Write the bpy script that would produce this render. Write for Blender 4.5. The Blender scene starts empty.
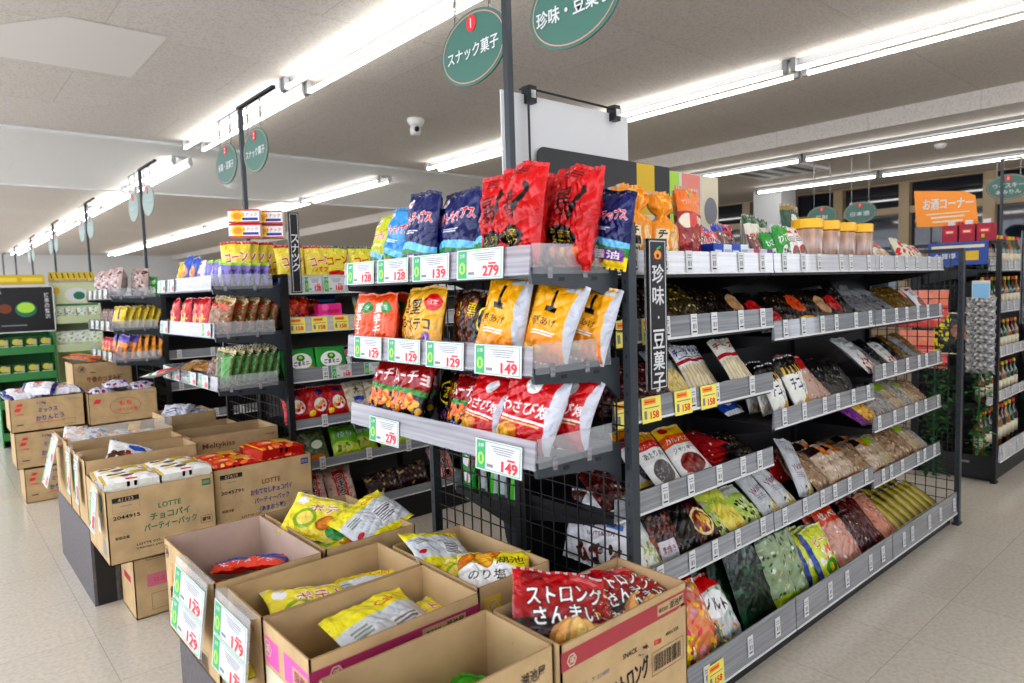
import bpy, math, random
import numpy as np
from mathutils import Matrix, Vector
random.seed(7)
S = bpy.context.scene
COL = S.collection
PI = math.pi

# ------------------------------------------------------------------ materials
MATS = {}
def mat(name, col=(.8, .8, .8), rough=.5, metal=0, emit=0, alpha=1, coat=0, spec=.5, noise=None, trans=0, bump=None):
    if name in MATS: return MATS[name]
    m = bpy.data.materials.new(name); m.use_nodes = True
    nt = m.node_tree; b = nt.nodes['Principled BSDF']
    b.inputs['Base Color'].default_value = (*col, 1); b.inputs['Roughness'].default_value = rough
    b.inputs['Metallic'].default_value = metal; b.inputs['Alpha'].default_value = alpha
    b.inputs['Coat Weight'].default_value = coat; b.inputs['Specular IOR Level'].default_value = spec
    b.inputs['Transmission Weight'].default_value = trans
    if emit:
        b.inputs['Emission Color'].default_value = (*col, 1); b.inputs['Emission Strength'].default_value = emit
    if noise:                       # (scale, dark factor, light factor, stretch)
        tc = nt.nodes.new('ShaderNodeTexCoord'); mp = nt.nodes.new('ShaderNodeMapping')
        mp.inputs['Scale'].default_value = noise[3] if len(noise) > 3 else (1, 1, 1)
        n = nt.nodes.new('ShaderNodeTexNoise'); n.inputs['Scale'].default_value = noise[0]; n.inputs['Detail'].default_value = 5
        r = nt.nodes.new('ShaderNodeValToRGB')
        r.color_ramp.elements[0].position = .3; r.color_ramp.elements[1].position = .7
        r.color_ramp.elements[0].color = (*[c * noise[1] for c in col], 1)
        r.color_ramp.elements[1].color = (*[min(1, c * noise[2]) for c in col], 1)
        L = nt.links
        L.new(tc.outputs['Object'], mp.inputs[0]); L.new(mp.outputs[0], n.inputs['Vector'])
        L.new(n.outputs['Fac'], r.inputs[0]); L.new(r.outputs[0], b.inputs['Base Color'])
    if bump:
        tc = nt.nodes.new('ShaderNodeTexCoord'); n = nt.nodes.new('ShaderNodeTexNoise'); n.inputs['Scale'].default_value = bump[0]
        bp = nt.nodes.new('ShaderNodeBump'); bp.inputs['Strength'].default_value = bump[1]; bp.inputs['Distance'].default_value = bump[2]
        nt.links.new(tc.outputs['Object'], n.inputs['Vector']); nt.links.new(n.outputs['Fac'], bp.inputs['Height'])
        nt.links.new(bp.outputs[0], b.inputs['Normal'])
    MATS[name] = m
    return m

def printed(name, rough, coat, bump, spec=.5):
    """a printed surface: colours come from the mesh's own colour attribute"""
    m = bpy.data.materials.new(name); m.use_nodes = True
    nt = m.node_tree; b = nt.nodes['Principled BSDF']
    a = nt.nodes.new('ShaderNodeAttribute'); a.attribute_name = 'ink'
    nt.links.new(a.outputs['Color'], b.inputs['Base Color'])
    b.inputs['Roughness'].default_value = rough; b.inputs['Coat Weight'].default_value = coat
    b.inputs['Coat Roughness'].default_value = .12; b.inputs['Specular IOR Level'].default_value = spec
    if bump:
        tc = nt.nodes.new('ShaderNodeTexCoord'); n = nt.nodes.new('ShaderNodeTexNoise'); n.inputs['Scale'].default_value = 15
        n.inputs['Detail'].default_value = 3; n.inputs['Distortion'].default_value = 1.2
        bp = nt.nodes.new('ShaderNodeBump'); bp.inputs['Strength'].default_value = bump; bp.inputs['Distance'].default_value = .02
        nt.links.new(tc.outputs['Object'], n.inputs['Vector']); nt.links.new(n.outputs['Fac'], bp.inputs['Height'])
        nt.links.new(bp.outputs[0], b.inputs['Normal'])
    MATS[name] = m
    return m
FILM = printed('glossy_printed_film', .27, .4, .8, .4)
CARD = printed('printed_card', .5, .1, 0)
LEAF = printed('leaf_green', .5, .1, 0)

M = dict(
 kraft=mat('kraft_board', (.54, .385, .21), .85, noise=(14, .88, 1.12), spec=.2),
 kraft_in=mat('kraft_board_inside', (.52, .37, .205), .9, noise=(9, .9, 1.1), spec=.2),
 kraft_pink=mat('kraft_board_pinkish_inside', (.55, .42, .34), .9, noise=(9, .9, 1.1), spec=.2),
 kraft_edge=mat('kraft_cut_edge', (.36, .24, .12), .9),
 black=mat('black_metal', (.018, .018, .02), .4, spec=.5),
 gun=mat('gunmetal_paint', (.055, .065, .075), .38, metal=.2),
 char=mat('charcoal_panel', (.12, .108, .11), .6, noise=(60, .8, 1.25)),
 white=mat('white_card', (.70, .71, .71), .5), whitem=mat('white_metal', (.75, .76, .76), .35),
 rail=mat('grey_price_rail', (.27, .285, .305), .16, coat=.5, noise=(5, .75, 1.25, (.6, 1, 26))),
 railw=mat('pale_price_rail', (.60, .61, .63), .16, coat=.5, noise=(5, .85, 1.15, (.6, 1, 26))),
 acr=mat('clear_acrylic', (.85, .9, .92), .06, alpha=.22, coat=.5),
 acr2=mat('milky_acrylic', (.40, .39, .42), .14, alpha=.6, coat=.5, noise=(4, .7, 1.4, (.6, .6, 22))),
 red=mat('red_ink', (.75, .04, .05), .5), dred=mat('dark_red_ink', (.42, .03, .06), .6), green=mat('green_ink', (.05, .42, .16), .5),
 dgreen=mat('dark_green_ink', (.03, .2, .11), .6), lime=mat('lime_ink', (.45, .75, .08), .5), black_ink=mat('black_ink', (.02, .02, .02), .6),
 grey_ink=mat('grey_ink', (.25, .25, .27), .6), blue_ink=mat('blue_ink', (.03, .07, .3), .6), yellow=mat('yellow_card', (.92, .83, .16), .5),
 orange=mat('orange_card', (.95, .33, .04), .5), wine=mat('wine_ink', (.36, .03, .13), .6), gold_ink=mat('ochre_ink', (.75, .5, .04), .6),
 pink=mat('pink_ink', (.8, .12, .4), .6), sign=mat('sage_green_sign', (.075, .19, .15), .35), sign_pale=mat('pale_sage_sign', (.30, .42, .38), .35), salmon=mat('salmon_line', (.62, .33, .26), .5),
 chain=mat('chain_steel', (.25, .25, .25), .3, metal=.9), lid=mat('yellow_lid', (.95, .55, .02), .35),
 jar=mat('jar_contents', (.42, .27, .2), .25, coat=.8, noise=(40, .5, 1.6, (1, 1, .15))),
 tube=mat('lit_tube', (1, .985, .95), .5, emit=5), fix=mat('light_housing', (.30, .30, .30), .6),
 glass_dark=mat('night_window_glass', (.012, .017, .03), .04, spec=.9), tan=mat('tan_window_frame', (.44, .34, .215), .5),
 clear=mat('clear_pane', (.9, .95, .95), .03, alpha=.17, coat=.3), pale=mat('pale_wall_paint', (.74, .75, .75), .6),
 ink_brown=mat('brown_ink', (.22, .07, .03), .7), camw=mat('white_plastic', (.8, .78, .74), .4),
 bluep=mat('blue_panel', (.03, .08, .35), .4), leafg=mat('ivy_leaf', (.03, .16, .03), .5, noise=(30, .5, 1.7)),
 silver=mat('silver_foil', (.55, .56, .57), .3, metal=.5, coat=.5, noise=(35, .35, 1.5)),
 bottle_d=mat('dark_bottle_glass', (.03, .012, .008), .12, coat=.8), bottle_g=mat('green_bottle_glass', (.02, .09, .04), .12, coat=.8),
 bottle_a=mat('amber_bottle_glass', (.30, .12, .02), .12, coat=.8), cream=mat('cream_label', (.75, .68, .5), .5),
)

# ------------------------------------------------------------------ lettering
_tc = {}
def glyphs(s, bold=0):
    """triangles of a string, in a box normalised to 0..1 by 0..1, and its aspect"""
    k = (s, bold)
    if k in _tc: return _tc[k]
    cu = bpy.data.curves.new('lettering', 'FONT'); cu.body = s; cu.size = 1; cu.resolution_u = 2; cu.offset = bold
    o = bpy.data.objects.new('lettering', cu); COL.objects.link(o)
    dg = bpy.context.evaluated_depsgraph_get(); m = o.evaluated_get(dg).to_mesh()
    v = np.array([(p.co.x, p.co.y) for p in m.vertices]); m.calc_loop_triangles()
    t = np.array([tuple(x.vertices) for x in m.loop_triangles])
    bpy.data.objects.remove(o); bpy.data.curves.remove(cu)
    lo, hi = v.min(0), v.max(0); d = hi - lo
    _tc[k] = ((v - lo) / d, t, d[0] / d[1])
    return _tc[k]

# ------------------------------------------------------------------ printed artwork, kept as colours on the mesh itself
SS = 2
class Art:
    def __init__(s, w, h, col=(1, 1, 1), n=2.6):
        """w, h in mm; n = mm per colour cell"""
        s.nx, s.ny = max(8, int(w / n)), max(8, int(h / n)); s.W, s.H = s.nx * SS, s.ny * SS; s.asp = w / h
        s.a = np.zeros((s.H, s.W, 3)); s.a[:] = col
        s.yy, s.xx = np.mgrid[0:s.H, 0:s.W]; s.xx = (s.xx + .5) / s.W; s.yy = (s.yy + .5) / s.H
        s.back = (.72, .73, .74); s.rng = np.random.RandomState(3)
    def put(s, m, col): s.a[m] = col; return s
    def rect(s, x0, y0, x1, y1, col, rot=0):
        if rot:
            cx, cy = (x0 + x1) / 2, (y0 + y1) / 2; c, q = math.cos(rot), math.sin(rot); X = (s.xx - cx) * s.asp; Y = s.yy - cy
            u, v = X * c + Y * q, -X * q + Y * c
            return s.put((abs(u) < (x1 - x0) / 2 * s.asp) & (abs(v) < (y1 - y0) / 2), col)
        return s.put((s.xx > x0) & (s.xx < x1) & (s.yy > y0) & (s.yy < y1), col)
    def grad(s, y0, y1, a, b):
        m = (s.yy >= y0) & (s.yy <= y1); t = ((s.yy - y0) / (y1 - y0))[..., None]
        g = np.array(a) * (1 - t) + np.array(b) * t; s.a[m] = g[m]; return s
    def ell(s, cx, cy, rx, ry, col, rot=0):
        c, q = math.cos(rot), math.sin(rot); X = (s.xx - cx) * s.asp; Y = s.yy - cy
        u, v = X * c + Y * q, -X * q + Y * c
        return s.put((u / rx / s.asp) ** 2 + (v / ry) ** 2 < 1, col)
    def wave(s, y, amp, k, col, above=False, ph=0):
        c = y + amp * np.sin(s.xx * k + ph); return s.put(s.yy > c if above else s.yy < c, col)
    def chips(s, cx, cy, rx, ry, n=6, cols=((.93, .68, .2), (.85, .5, .1), (1, .82, .4)), size=.12):
        for i in range(n):
            x, y = cx + s.rng.uniform(-rx, rx), cy + s.rng.uniform(-ry, ry); c = cols[i % len(cols)]
            r = s.rng.uniform(0, 3); z = size * s.rng.uniform(.8, 1.2)
            s.ell(x, y, z * 1.35, z * .85 * s.asp + .01, tuple(k * .78 for k in c), r); s.ell(x + .012, y + .012, z * 1.2, z * .7 * s.asp, c, r)
            s.ell(x + .03, y + .03, z * .6, z * .25 * s.asp, tuple(min(1, k * 1.2) for k in c), r)
        return s
    def blobs(s, x0, y0, x1, y1, cols, n=60, r=.04, elong=1.8):
        for i in range(n):
            x, y = s.rng.uniform(x0, x1), s.rng.uniform(y0, y1)
            s.ell(x, y, r * s.rng.uniform(.6, 1.3), r * s.asp * s.rng.uniform(.5, 1.2) / elong * 1.3, cols[s.rng.randint(len(cols))], s.rng.uniform(0, 3))
        return s
    def text(s, t, cx, cy, h, col, w=None, rot=0, edge=None, bold=.02, vert=False):
        """h, w as fractions of the height and the width"""
        if vert:
            n = len(t)
            for i, ch in enumerate(t): s.text(ch, cx, cy + h * 1.12 * ((n - 1) / 2 - i), h, col, w, rot, edge, bold)
            return s
        v, tr, asp = glyphs(t, .0)
        hp = h * s.H; wp = (w * s.W) if w else hp * asp
        mask = np.zeros((s.H, s.W), bool)
        P = (v - .5) * (wp, hp); c, q = math.cos(rot), math.sin(rot)
        P = np.stack([P[:, 0] * c - P[:, 1] * q + cx * s.W, P[:, 0] * q + P[:, 1] * c + cy * s.H], 1)
        for a, b, d in tr:
            A, B, D = P[a], P[b], P[d]
            x0, x1 = int(max(0, min(A[0], B[0], D[0]) - 1)), int(min(s.W, max(A[0], B[0], D[0]) + 2))
            y0, y1 = int(max(0, min(A[1], B[1], D[1]) - 1)), int(min(s.H, max(A[1], B[1], D[1]) + 2))
            if x1 <= x0 or y1 <= y0: continue
            Y, X = np.mgrid[y0:y1, x0:x1] + .5
            e = lambda p, r: (r[0] - p[0]) * (Y - p[1]) - (r[1] - p[1]) * (X - p[0])
            e0, e1, e2 = e(A, B), e(B, D), e(D, A)
            m = ((e0 >= 0) & (e1 >= 0) & (e2 >= 0)) | ((e0 <= 0) & (e1 <= 0) & (e2 <= 0))
            mask[y0:y1, x0:x1] |= m
        def grow(q, r):
            o = q.copy()
            for dy in range(-r, r + 1):
                for dx in range(-r, r + 1):
                    if dx * dx + dy * dy <= r * r + .5: o |= np.roll(np.roll(q, dy, 0), dx, 1)
            return o
        if bold >= .04: mask = grow(mask, max(1, round((bold - .02) * hp * .45)))
        if edge is not None: s.a[grow(mask, max(2, round(hp * .07)))] = edge
        s.a[mask] = col
        return s
    def lines(s, x0, x1, y0, y1, n, col, fill=.5):
        for i in range(n):
            y = y0 + (y1 - y0) * (i + .25) / n; s.rect(x0, y, x0 + (x1 - x0) * s.rng.uniform(.6, 1), y + (y1 - y0) / n * fill, col)
        return s
    def colors(s):
        return s.a.reshape(s.ny, SS, s.nx, SS, 3).mean((1, 3))

def grid_mesh(name, P, C, closed_back=None, m=None):
    """P (ny,nx,3) positions, C (ny,nx,3) sRGB ink; closed_back = (P2, colour)"""
    ny, nx = P.shape[:2]
    def fc(ny, nx, off, flip):
        i = np.arange(ny - 1)[:, None] * nx + np.arange(nx - 1)[None]
        f = np.stack([i, i + 1, i + nx + 1, i + nx], -1).reshape(-1, 4) + off
        return f[:, ::-1] if flip else f
    V = P.reshape(-1, 3); F = fc(ny, nx, 0, False); K = C.reshape(-1, 3)
    if closed_back is not None:
        P2, c2 = closed_back; F = np.concatenate([F, fc(*P2.shape[:2], len(V), True)])
        V = np.concatenate([V, P2.reshape(-1, 3)]); K = np.concatenate([K, c2.reshape(-1, 3)])
    me = bpy.data.meshes.new(name); me.vertices.add(len(V)); me.vertices.foreach_set('co', V.astype('f').ravel())
    me.loops.add(len(F) * 4); me.loops.foreach_set('vertex_index', F.astype('i').ravel())
    me.polygons.add(len(F)); me.polygons.foreach_set('loop_start', np.arange(0, len(F) * 4, 4, dtype='i'))
    me.polygons.foreach_set('use_smooth', np.ones(len(F), dtype=bool))
    at = me.color_attributes.new('ink', 'BYTE_COLOR', 'POINT')
    at.data.foreach_set('color_srgb', np.concatenate([np.clip(K, 0, 1), np.ones((len(K), 1))], 1).astype('f').ravel())
    me.materials.append(m or FILM); me.update(); me.validate()
    return me

def bag_mesh(name, art, w, h, t, seed=0, crump=1.3, neck=0, nks=.68, flat=0, belly=0.0, bend=0.0, m=None, seal=.045, pinch=.06):
    """a sealed film bag: front faces -y, stands on z=0; w,h,t in metres"""
    rng = np.random.RandomState(seed + 11)
    ph = rng.uniform(0, 6.28, 24); kk = rng.uniform(.7, 1.3, 24)
    def pos(ny, nx, side):
        v, u = np.meshgrid(np.linspace(0, 1, ny), np.linspace(0, 1, nx), indexing='ij')
        a, b = 2 * u - 1, 2 * v - 1
        bs = np.clip(b / (1 - 2 * seal), -1, 1)
        pr = np.clip(1 - np.abs(a) ** (2.2 + flat), 0, 1) ** .55 * np.clip(1 - np.abs(bs) ** (2.4 + flat), 0, 1) ** .6
        pr = pr * (1 - belly * v)
        wid = 1 - pinch * (1 - b ** 2) + .0 * b
        x = w / 2 * a * wid; z = h * v
        # radiating creases from both seals
        cr = 0
        for i in range(5):
            cr = cr + np.sin(a * (7 + 5 * i) * kk[i] + ph[i] + b * 1.5 * kk[i + 5]) * .5 / (1 + i * .3)
        amp = crump * t * .085 * (np.abs(bs) ** 2.5 + .12)
        cr2 = np.sin(a * 4.1 * kk[9] + b * 6.3 + ph[9]) * np.sin(b * 5.2 * kk[10] - a * 3 + ph[10]) + .6 * np.abs(np.sin(a * 6 * kk[11] - b * 9 * kk[12] + ph[11])) + .4 * np.abs(np.sin(a * 11 * kk[13] + b * 7 * kk[14] + ph[12]))
        y = -side * t / 2 * pr
        edge = np.clip((1 - np.abs(a)) * 6, 0, 1) * np.clip((1 - np.abs(b)) * 8, 0, 1)
        y = y - side * crump * t * .06 * cr2 * edge * pr ** .5
        y = y + cr * amp * .5
        if neck:
            nk = np.exp(-((v - neck) / .07) ** 2); x = x * (1 - nks * nk); up = np.clip((v - neck) / (1 - neck), 0, 1)
            y = y * (1 - .5 * nk) + up * np.sin(a * 17 + ph[2]) * .012; x = x * np.where(v > neck, 1 - .25 * up * 0 - .12, 1)
        # soft overall bending
        y = y + bend * h * (v ** 2) + .02 * h * np.sin(b * 2 + ph[15]) * a
        x = x + .012 * w * np.sin(b * 3.1 + ph[16])
        z = z - crump * .02 * h * np.abs(a) ** 3 * v + crump * .008 * h * np.sin(a * 5 + ph[17]) * v
        return np.stack([x, y, z], -1)
    C = art.colors(); P = pos(art.ny, art.nx, 1)
    n2y, n2x = max(9, art.ny // 3), max(9, art.nx // 3)
    P2 = pos(n2y, n2x, -1); B = np.zeros((n2y, n2x, 3)); B[:] = art.back
    me = grid_mesh(name, P, C, (P2, B), m)
    return me

def block_mesh(name, art, w, h, t, side=None, m=None, puff=0.0, seed=0):
    """a firm printed pack (box-like): front faces -y with the art, sides take the edge ink"""
    C = art.colors(); ny, nx = C.shape[:2]
    rng = np.random.RandomState(seed)
    v, u = np.meshgrid(np.linspace(0, 1, ny), np.linspace(0, 1, nx), indexing='ij')
    pf = puff * (1 - (2 * u - 1) ** 4) * (1 - (2 * v - 1) ** 4) * t
    if puff: pf = pf + t * .02 * np.sin(u * 19) * np.sin(v * 15)
    P = np.stack([(u - .5) * w, -t / 2 - pf, v * h], -1)
    # ring outwards: extra border rows that wrap round the sides
    Pp = np.zeros((ny + 4, nx + 4, 3)); Pp[2:-2, 2:-2] = P
    Cc = np.zeros((ny + 4, nx + 4, 3)); Cc[2:-2, 2:-2] = C
    for k, (r, src) in enumerate(((1, 2), (0, 1))):
        Pp[r] = Pp[src]; Pp[-1 - r] = Pp[-1 - src]
    for k, (r, src) in enumerate(((1, 2), (0, 1))):
        Pp[:, r] = Pp[:, src]; Pp[:, -1 - r] = Pp[:, -1 - src]
    Pp[1, :, 2] = 0; Pp[0, :, 1] = t / 2; Pp[0, :, 2] = 0; Pp[-1, :, 1] = t / 2
    Pp[:, 0, 1] = t / 2; Pp[:, -1, 1] = t / 2
    sc = np.array(side if side is not None else art.back)
    for r in (0, 1, -1, -2): Cc[r] = sc; Cc[:, r] = sc
    Cc[1, 2:-2] = sc; 
    x2 = Pp[:, :, 0]
    back = np.array([[[-w / 2, t / 2, 0], [w / 2, t / 2, 0]], [[-w / 2, t / 2, h], [w / 2, t / 2, h]]])
    bc = np.zeros((2, 2, 3)); bc[:] = sc
    me = grid_mesh(name, Pp, Cc, (back, bc), m or CARD)
    me.polygons.foreach_set('use_smooth', np.full(len(me.polygons), bool(puff)))
    return me

# ------------------------------------------------------------------ plain shape collector
class MB:
    def __init__(s): s.v = []; s.f = []; s.m = []; s.mats = []
    def mi(s, m):
        m = M[m] if isinstance(m, str) else m
        if m not in s.mats: s.mats.append(m)
        return s.mats.index(m)
    def add(s, vs, fs, m):
        o = len(s.v); i = s.mi(m); s.v += [tuple(p) for p in vs]
        for f in fs: s.f.append(tuple(k + o for k in f)); s.m.append(i)
        return s
    def box(s, x0, x1, y0, y1, z0, z1, m):
        vs = [(x, y, z) for z in (z0, z1) for y in (y0, y1) for x in (x0, x1)]
        return s.add(vs, [(0, 2, 3, 1), (4, 5, 7, 6), (0, 1, 5, 4), (2, 6, 7, 3), (0, 4, 6, 2), (1, 3, 7, 5)], m)
    def quad(s, a, b, c, d, m): return s.add([a, b, c, d], [(0, 1, 2, 3)], m)
    def poly(s, pts, m): return s.add(pts, [tuple(range(len(pts)))], m)
    def prism(s, pts, off, m):
        n = len(pts); off = Vector(off); vs = [Vector(p) for p in pts]; vs += [p + off for p in vs]
        fs = [tuple(range(n))[::-1], tuple(range(n, 2 * n))] + [(i, (i + 1) % n, n + (i + 1) % n, n + i) for i in range(n)]
        return s.add(vs, fs, m)
    def bar(s, a, b, r, m, n=8):
        a, b = Vector(a), Vector(b); d = (b - a).normalized(); u = d.orthogonal().normalized(); w = d.cross(u)
        vs = [p + (u * math.cos(2 * PI * i / n) + w * math.sin(2 * PI * i / n)) * r for p in (a, b) for i in range(n)]
        return s.add(vs, [(i, (i + 1) % n, n + (i + 1) % n, n + i) for i in range(n)] + [tuple(range(n))[::-1], tuple(range(n, 2 * n))], m)
    def lathe(s, prof, m, c=(0, 0, 0), n=16):
        vs = [(c[0] + r * math.cos(2 * PI * i / n), c[1] + r * math.sin(2 * PI * i / n), c[2] + z) for r, z in prof for i in range(n)]
        fs = [(k * n + i, k * n + (i + 1) % n, (k + 1) * n + (i + 1) % n, (k + 1) * n + i) for k in range(len(prof) - 1) for i in range(n)]
        fs += [tuple(range(n))[::-1], tuple(range((len(prof) - 1) * n, len(prof) * n))]
        return s.add(vs, fs, m)
    def ell(s, c, U, V, rx, ry, m, n=40, a0=0, a1=2 * PI):
        c, U, V = Vector(c), Vector(U), Vector(V)
        return s.poly([c + U * rx * math.cos(a0 + (a1 - a0) * i / n) + V * ry * math.sin(a0 + (a1 - a0) * i / n) for i in range(n)], m)
    def ring(s, c, U, V, rx, ry, w, m, n=40):
        c, U, V = Vector(c), Vector(U), Vector(V); vs = []
        for k in (0, w): vs += [c + U * (rx - k) * math.cos(2 * PI * i / n) + V * (ry - k) * math.sin(2 * PI * i / n) for i in range(n)]
        return s.add(vs, [(i, (i + 1) % n, n + (i + 1) % n, n + i) for i in range(n)], m)
    def text(s, t, c, U, V, h, m, w=None, bold=.02, rot=0, vert=False, off=.0008):
        """lettering lying in the plane U (reading direction), V (up), centred at c; h = height, w = width (metres)"""
        c, U, V = Vector(c), Vector(U).normalized(), Vector(V).normalized()
        if vert:
            n = len(t)
            for i, ch in enumerate(t): s.text(ch, c + V * h * 1.14 * ((n - 1) / 2 - i), U, V, h * (.15 if ch in '・' else 1), m, w if ch not in '・' else h * .15, bold, rot)
            return s
        v, tr, asp = glyphs(t, min(bold, .012)); wd = w or h * asp; N = U.cross(V)
        if rot: U, V = U * math.cos(rot) + V * math.sin(rot), V * math.cos(rot) - U * math.sin(rot)
        e = max(0, bold - .015) * h * .7
        for k, (du, dv) in enumerate(((0, 0), (e, 0), (-e, 0), (0, e * .7)) if e > 0 else ((0, 0),)):
            s.add([c + N * (off + k * .00004) + U * ((p[0] - .5) * wd + du) + V * ((p[1] - .5) * h + dv) for p in v], [tuple(int(k) for k in q) for q in tr], m)
        return s
    def patch(s, c, U, V, w, h, m, off=.0005):
        c, U, V = Vector(c), Vector(U).normalized(), Vector(V).normalized(); c = c + U.cross(V) * off
        return s.poly([c - U * w / 2 - V * h / 2, c + U * w / 2 - V * h / 2, c + U * w / 2 + V * h / 2, c - U * w / 2 + V * h / 2], m)
    def mesh(s, name, smooth=False):
        me = bpy.data.meshes.new(name); me.from_pydata([tuple(p) for p in s.v], [], s.f)
        for m in s.mats: me.materials.append(m)
        me.polygons.foreach_set('material_index', s.m)
        if smooth: me.polygons.foreach_set('use_smooth', [True] * len(s.f))
        me.update(); return me
    def build(s, name, parent=None, loc=(0, 0, 0), smooth=False):
        return link(name, s.mesh(name, smooth), parent, loc)

def link(name, data, parent=None, loc=(0, 0, 0), rot=(0, 0, 0)):
    o = bpy.data.objects.new(name, data); COL.objects.link(o); o.location = loc; o.rotation_euler = rot
    if parent: o.parent = parent
    return o
LABELS = {}
def tag(o, label, cat, group=None):
    o['label'] = label; o['category'] = cat
    if group: o['group'] = group
    LABELS[label] = LABELS.get(label, 0) + 1
    return o
def thing(name, label, cat, loc=(0, 0, 0), rz=0, group=None):
    return tag(link(name, None, None, loc, (0, 0, rz)), label, cat, group)
def struct(name, mb, loc=(0, 0, 0)):
    o = mb.build(name, None, loc); o['kind'] = 'structure'; return o
X_, Y_, Z_ = Vector((1, 0, 0)), Vector((0, 1, 0)), Vector((0, 0, 1))
# ------------------------------------------------------------------ camera
Rm = Matrix(((0.70504, -0.02968, -0.70855), (0, 0, 0), (0, 0, 0)))
def camera():
    f, cx, cy = 683.0, 512, 341.5
    A = Vector(((1300 - cx) / f, -(265 - cy) / f, -1)).normalized()
    L = Vector(((-83 - cx) / f, -(308 - cy) / f, -1)); L = (L - A * L.dot(A)).normalized(); U = A.cross(L)
    c = bpy.data.cameras.new('camera'); c.sensor_width = 36; c.lens = 36 * f / 1024; c.clip_end = 100; c.clip_start = .05; c.dof.use_dof = True; c.dof.focus_distance = 2.4; c.dof.aperture_fstop = 3.2
    o = bpy.data.objects.new('camera', c); COL.objects.link(o)
    o.matrix_world = Matrix.Translation((0, 0, 1.345)) @ Matrix((A, L, U)).to_4x4()
    S.camera = o
camera()

# ------------------------------------------------------------------ room
def floor_mat():
    m = bpy.data.materials.new('vinyl_floor_tiles'); m.use_nodes = True; nt = m.node_tree; b = nt.nodes['Principled BSDF']; N = nt.nodes.new; L = nt.links.new
    tc = N('ShaderNodeTexCoord'); br = N('ShaderNodeTexBrick'); br.offset = 0; br.inputs['Scale'].default_value = 1
    br.inputs['Brick Width'].default_value = .45; br.inputs['Row Height'].default_value = .45; br.inputs['Mortar Size'].default_value = .0012
    br.inputs['Color1'].default_value = (.66, .61, .52, 1); br.inputs['Color2'].default_value = (.63, .58, .495, 1); br.inputs['Mortar'].default_value = (.42, .375, .30, 1)
    n = N('ShaderNodeTexNoise'); n.inputs['Scale'].default_value = 60; n.inputs['Detail'].default_value = 6
    r = N('ShaderNodeValToRGB'); r.color_ramp.elements[0].position = .35; r.color_ramp.elements[1].position = .6
    r.color_ramp.elements[0].color = (.90, .895, .885, 1); r.color_ramp.elements[1].color = (1.04, 1.04, 1.04, 1)
    mx = N('ShaderNodeMix'); mx.data_type = 'RGBA'; mx.blend_type = 'MULTIPLY'; mx.inputs[0].default_value = 1
    L(tc.outputs['Object'], br.inputs['Vector']); L(tc.outputs['Object'], n.inputs['Vector']); L(n.outputs['Fac'], r.inputs[0])
    L(br.outputs['Color'], mx.inputs[6]); L(r.outputs[0], mx.inputs[7]); L(mx.outputs[2], b.inputs['Base Color'])
    n2 = N('ShaderNodeTexNoise'); n2.inputs['Scale'].default_value = 1.5; n2.inputs['Detail'].default_value = 4
    mr = N('ShaderNodeMapRange'); mr.inputs[3].default_value = .10; mr.inputs[4].default_value = .26
    L(tc.outputs['Object'], n2.inputs['Vector']); L(n2.outputs['Fac'], mr.inputs[0]); L(mr.outputs[0], b.inputs['Roughness'])
    bp = N('ShaderNodeBump'); bp.inputs['Strength'].default_value = .12; bp.inputs['Distance'].default_value = .004
    n3 = N('ShaderNodeTexNoise'); n3.inputs['Scale'].default_value = 9; L(tc.outputs['Object'], n3.inputs['Vector']); L(n3.outputs['Fac'], bp.inputs['Height'])
    L(bp.outputs[0], b.inputs['Normal']); b.inputs['Specular IOR Level'].default_value = .6
    return m
def ceil_mat():
    m = bpy.data.materials.new('fissured_ceiling_board'); m.use_nodes = True; nt = m.node_tree; b = nt.nodes['Principled BSDF']; N = nt.nodes.new; L = nt.links.new
    tc = N('ShaderNodeTexCoord'); n = N('ShaderNodeTexNoise'); n.inputs['Scale'].default_value = 75; n.inputs['Detail'].default_value = 3
    r = N('ShaderNodeValToRGB'); r.color_ramp.elements[0].position = .38; r.color_ramp.elements[1].position = .52
    r.color_ramp.elements[0].color = (.58, .535, .485, 1); r.color_ramp.elements[1].color = (.68, .635, .585, 1)
    br = N('ShaderNodeTexBrick'); br.offset = .5; br.inputs['Scale'].default_value = 1; br.inputs['Brick Width'].default_value = 1.82
    br.inputs['Row Height'].default_value = .91; br.inputs['Mortar Size'].default_value = .003
    br.inputs['Color1'].default_value = (1, 1, 1, 1); br.inputs['Color2'].default_value = (.96, .95, .94, 1); br.inputs['Mortar'].default_value = (.75, .74, .73, 1)
    mx = N('ShaderNodeMix'); mx.data_type = 'RGBA'; mx.blend_type = 'MULTIPLY'; mx.inputs[0].default_value = 1
    L(tc.outputs['Object'], n.inputs['Vector']); L(n.outputs['Fac'], r.inputs[0]); L(tc.outputs['Object'], br.inputs['Vector'])
    L(r.outputs[0], mx.inputs[6]); L(br.outputs['Color'], mx.inputs[7]); L(mx.outputs[2], b.inputs['Base Color']); b.inputs['Roughness'].default_value = .9
    return m
CZ = 2.9
M['floor'] = floor_mat(); M['ceil'] = ceil_mat()
struct('floor', MB().box(-3.2, 11.2, -3.2, 26.2, -.1, 0, 'floor'))
cb = MB().box(-1.6, 6.9, -3.2, 26.2, CZ, CZ + .1, 'ceil').box(6.9, 11.2, -3.2, 26.2, CZ - .16, CZ + .1, 'ceil')
cb.quad((.72, 4.45, CZ - .002), (1.24, 4.45, CZ - .002), (1.24, 5.39, CZ - .002), (.0, 5.39, CZ - .002), mat('paler_ceiling_board', (.74, .70, .66), .9))
struct('ceiling', cb)
struct('wall_far', MB().box(-3.2, 11.2, 26, 26.2, 0, CZ, 'pale'))
struct('light_block_wall', MB().box(-3.2, 11.2, -3.4, -3.2, 0, 1.7, 'pale'))  # unseen low wall, added to block part of the world light and bounce the rest
WX = 11.0
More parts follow.
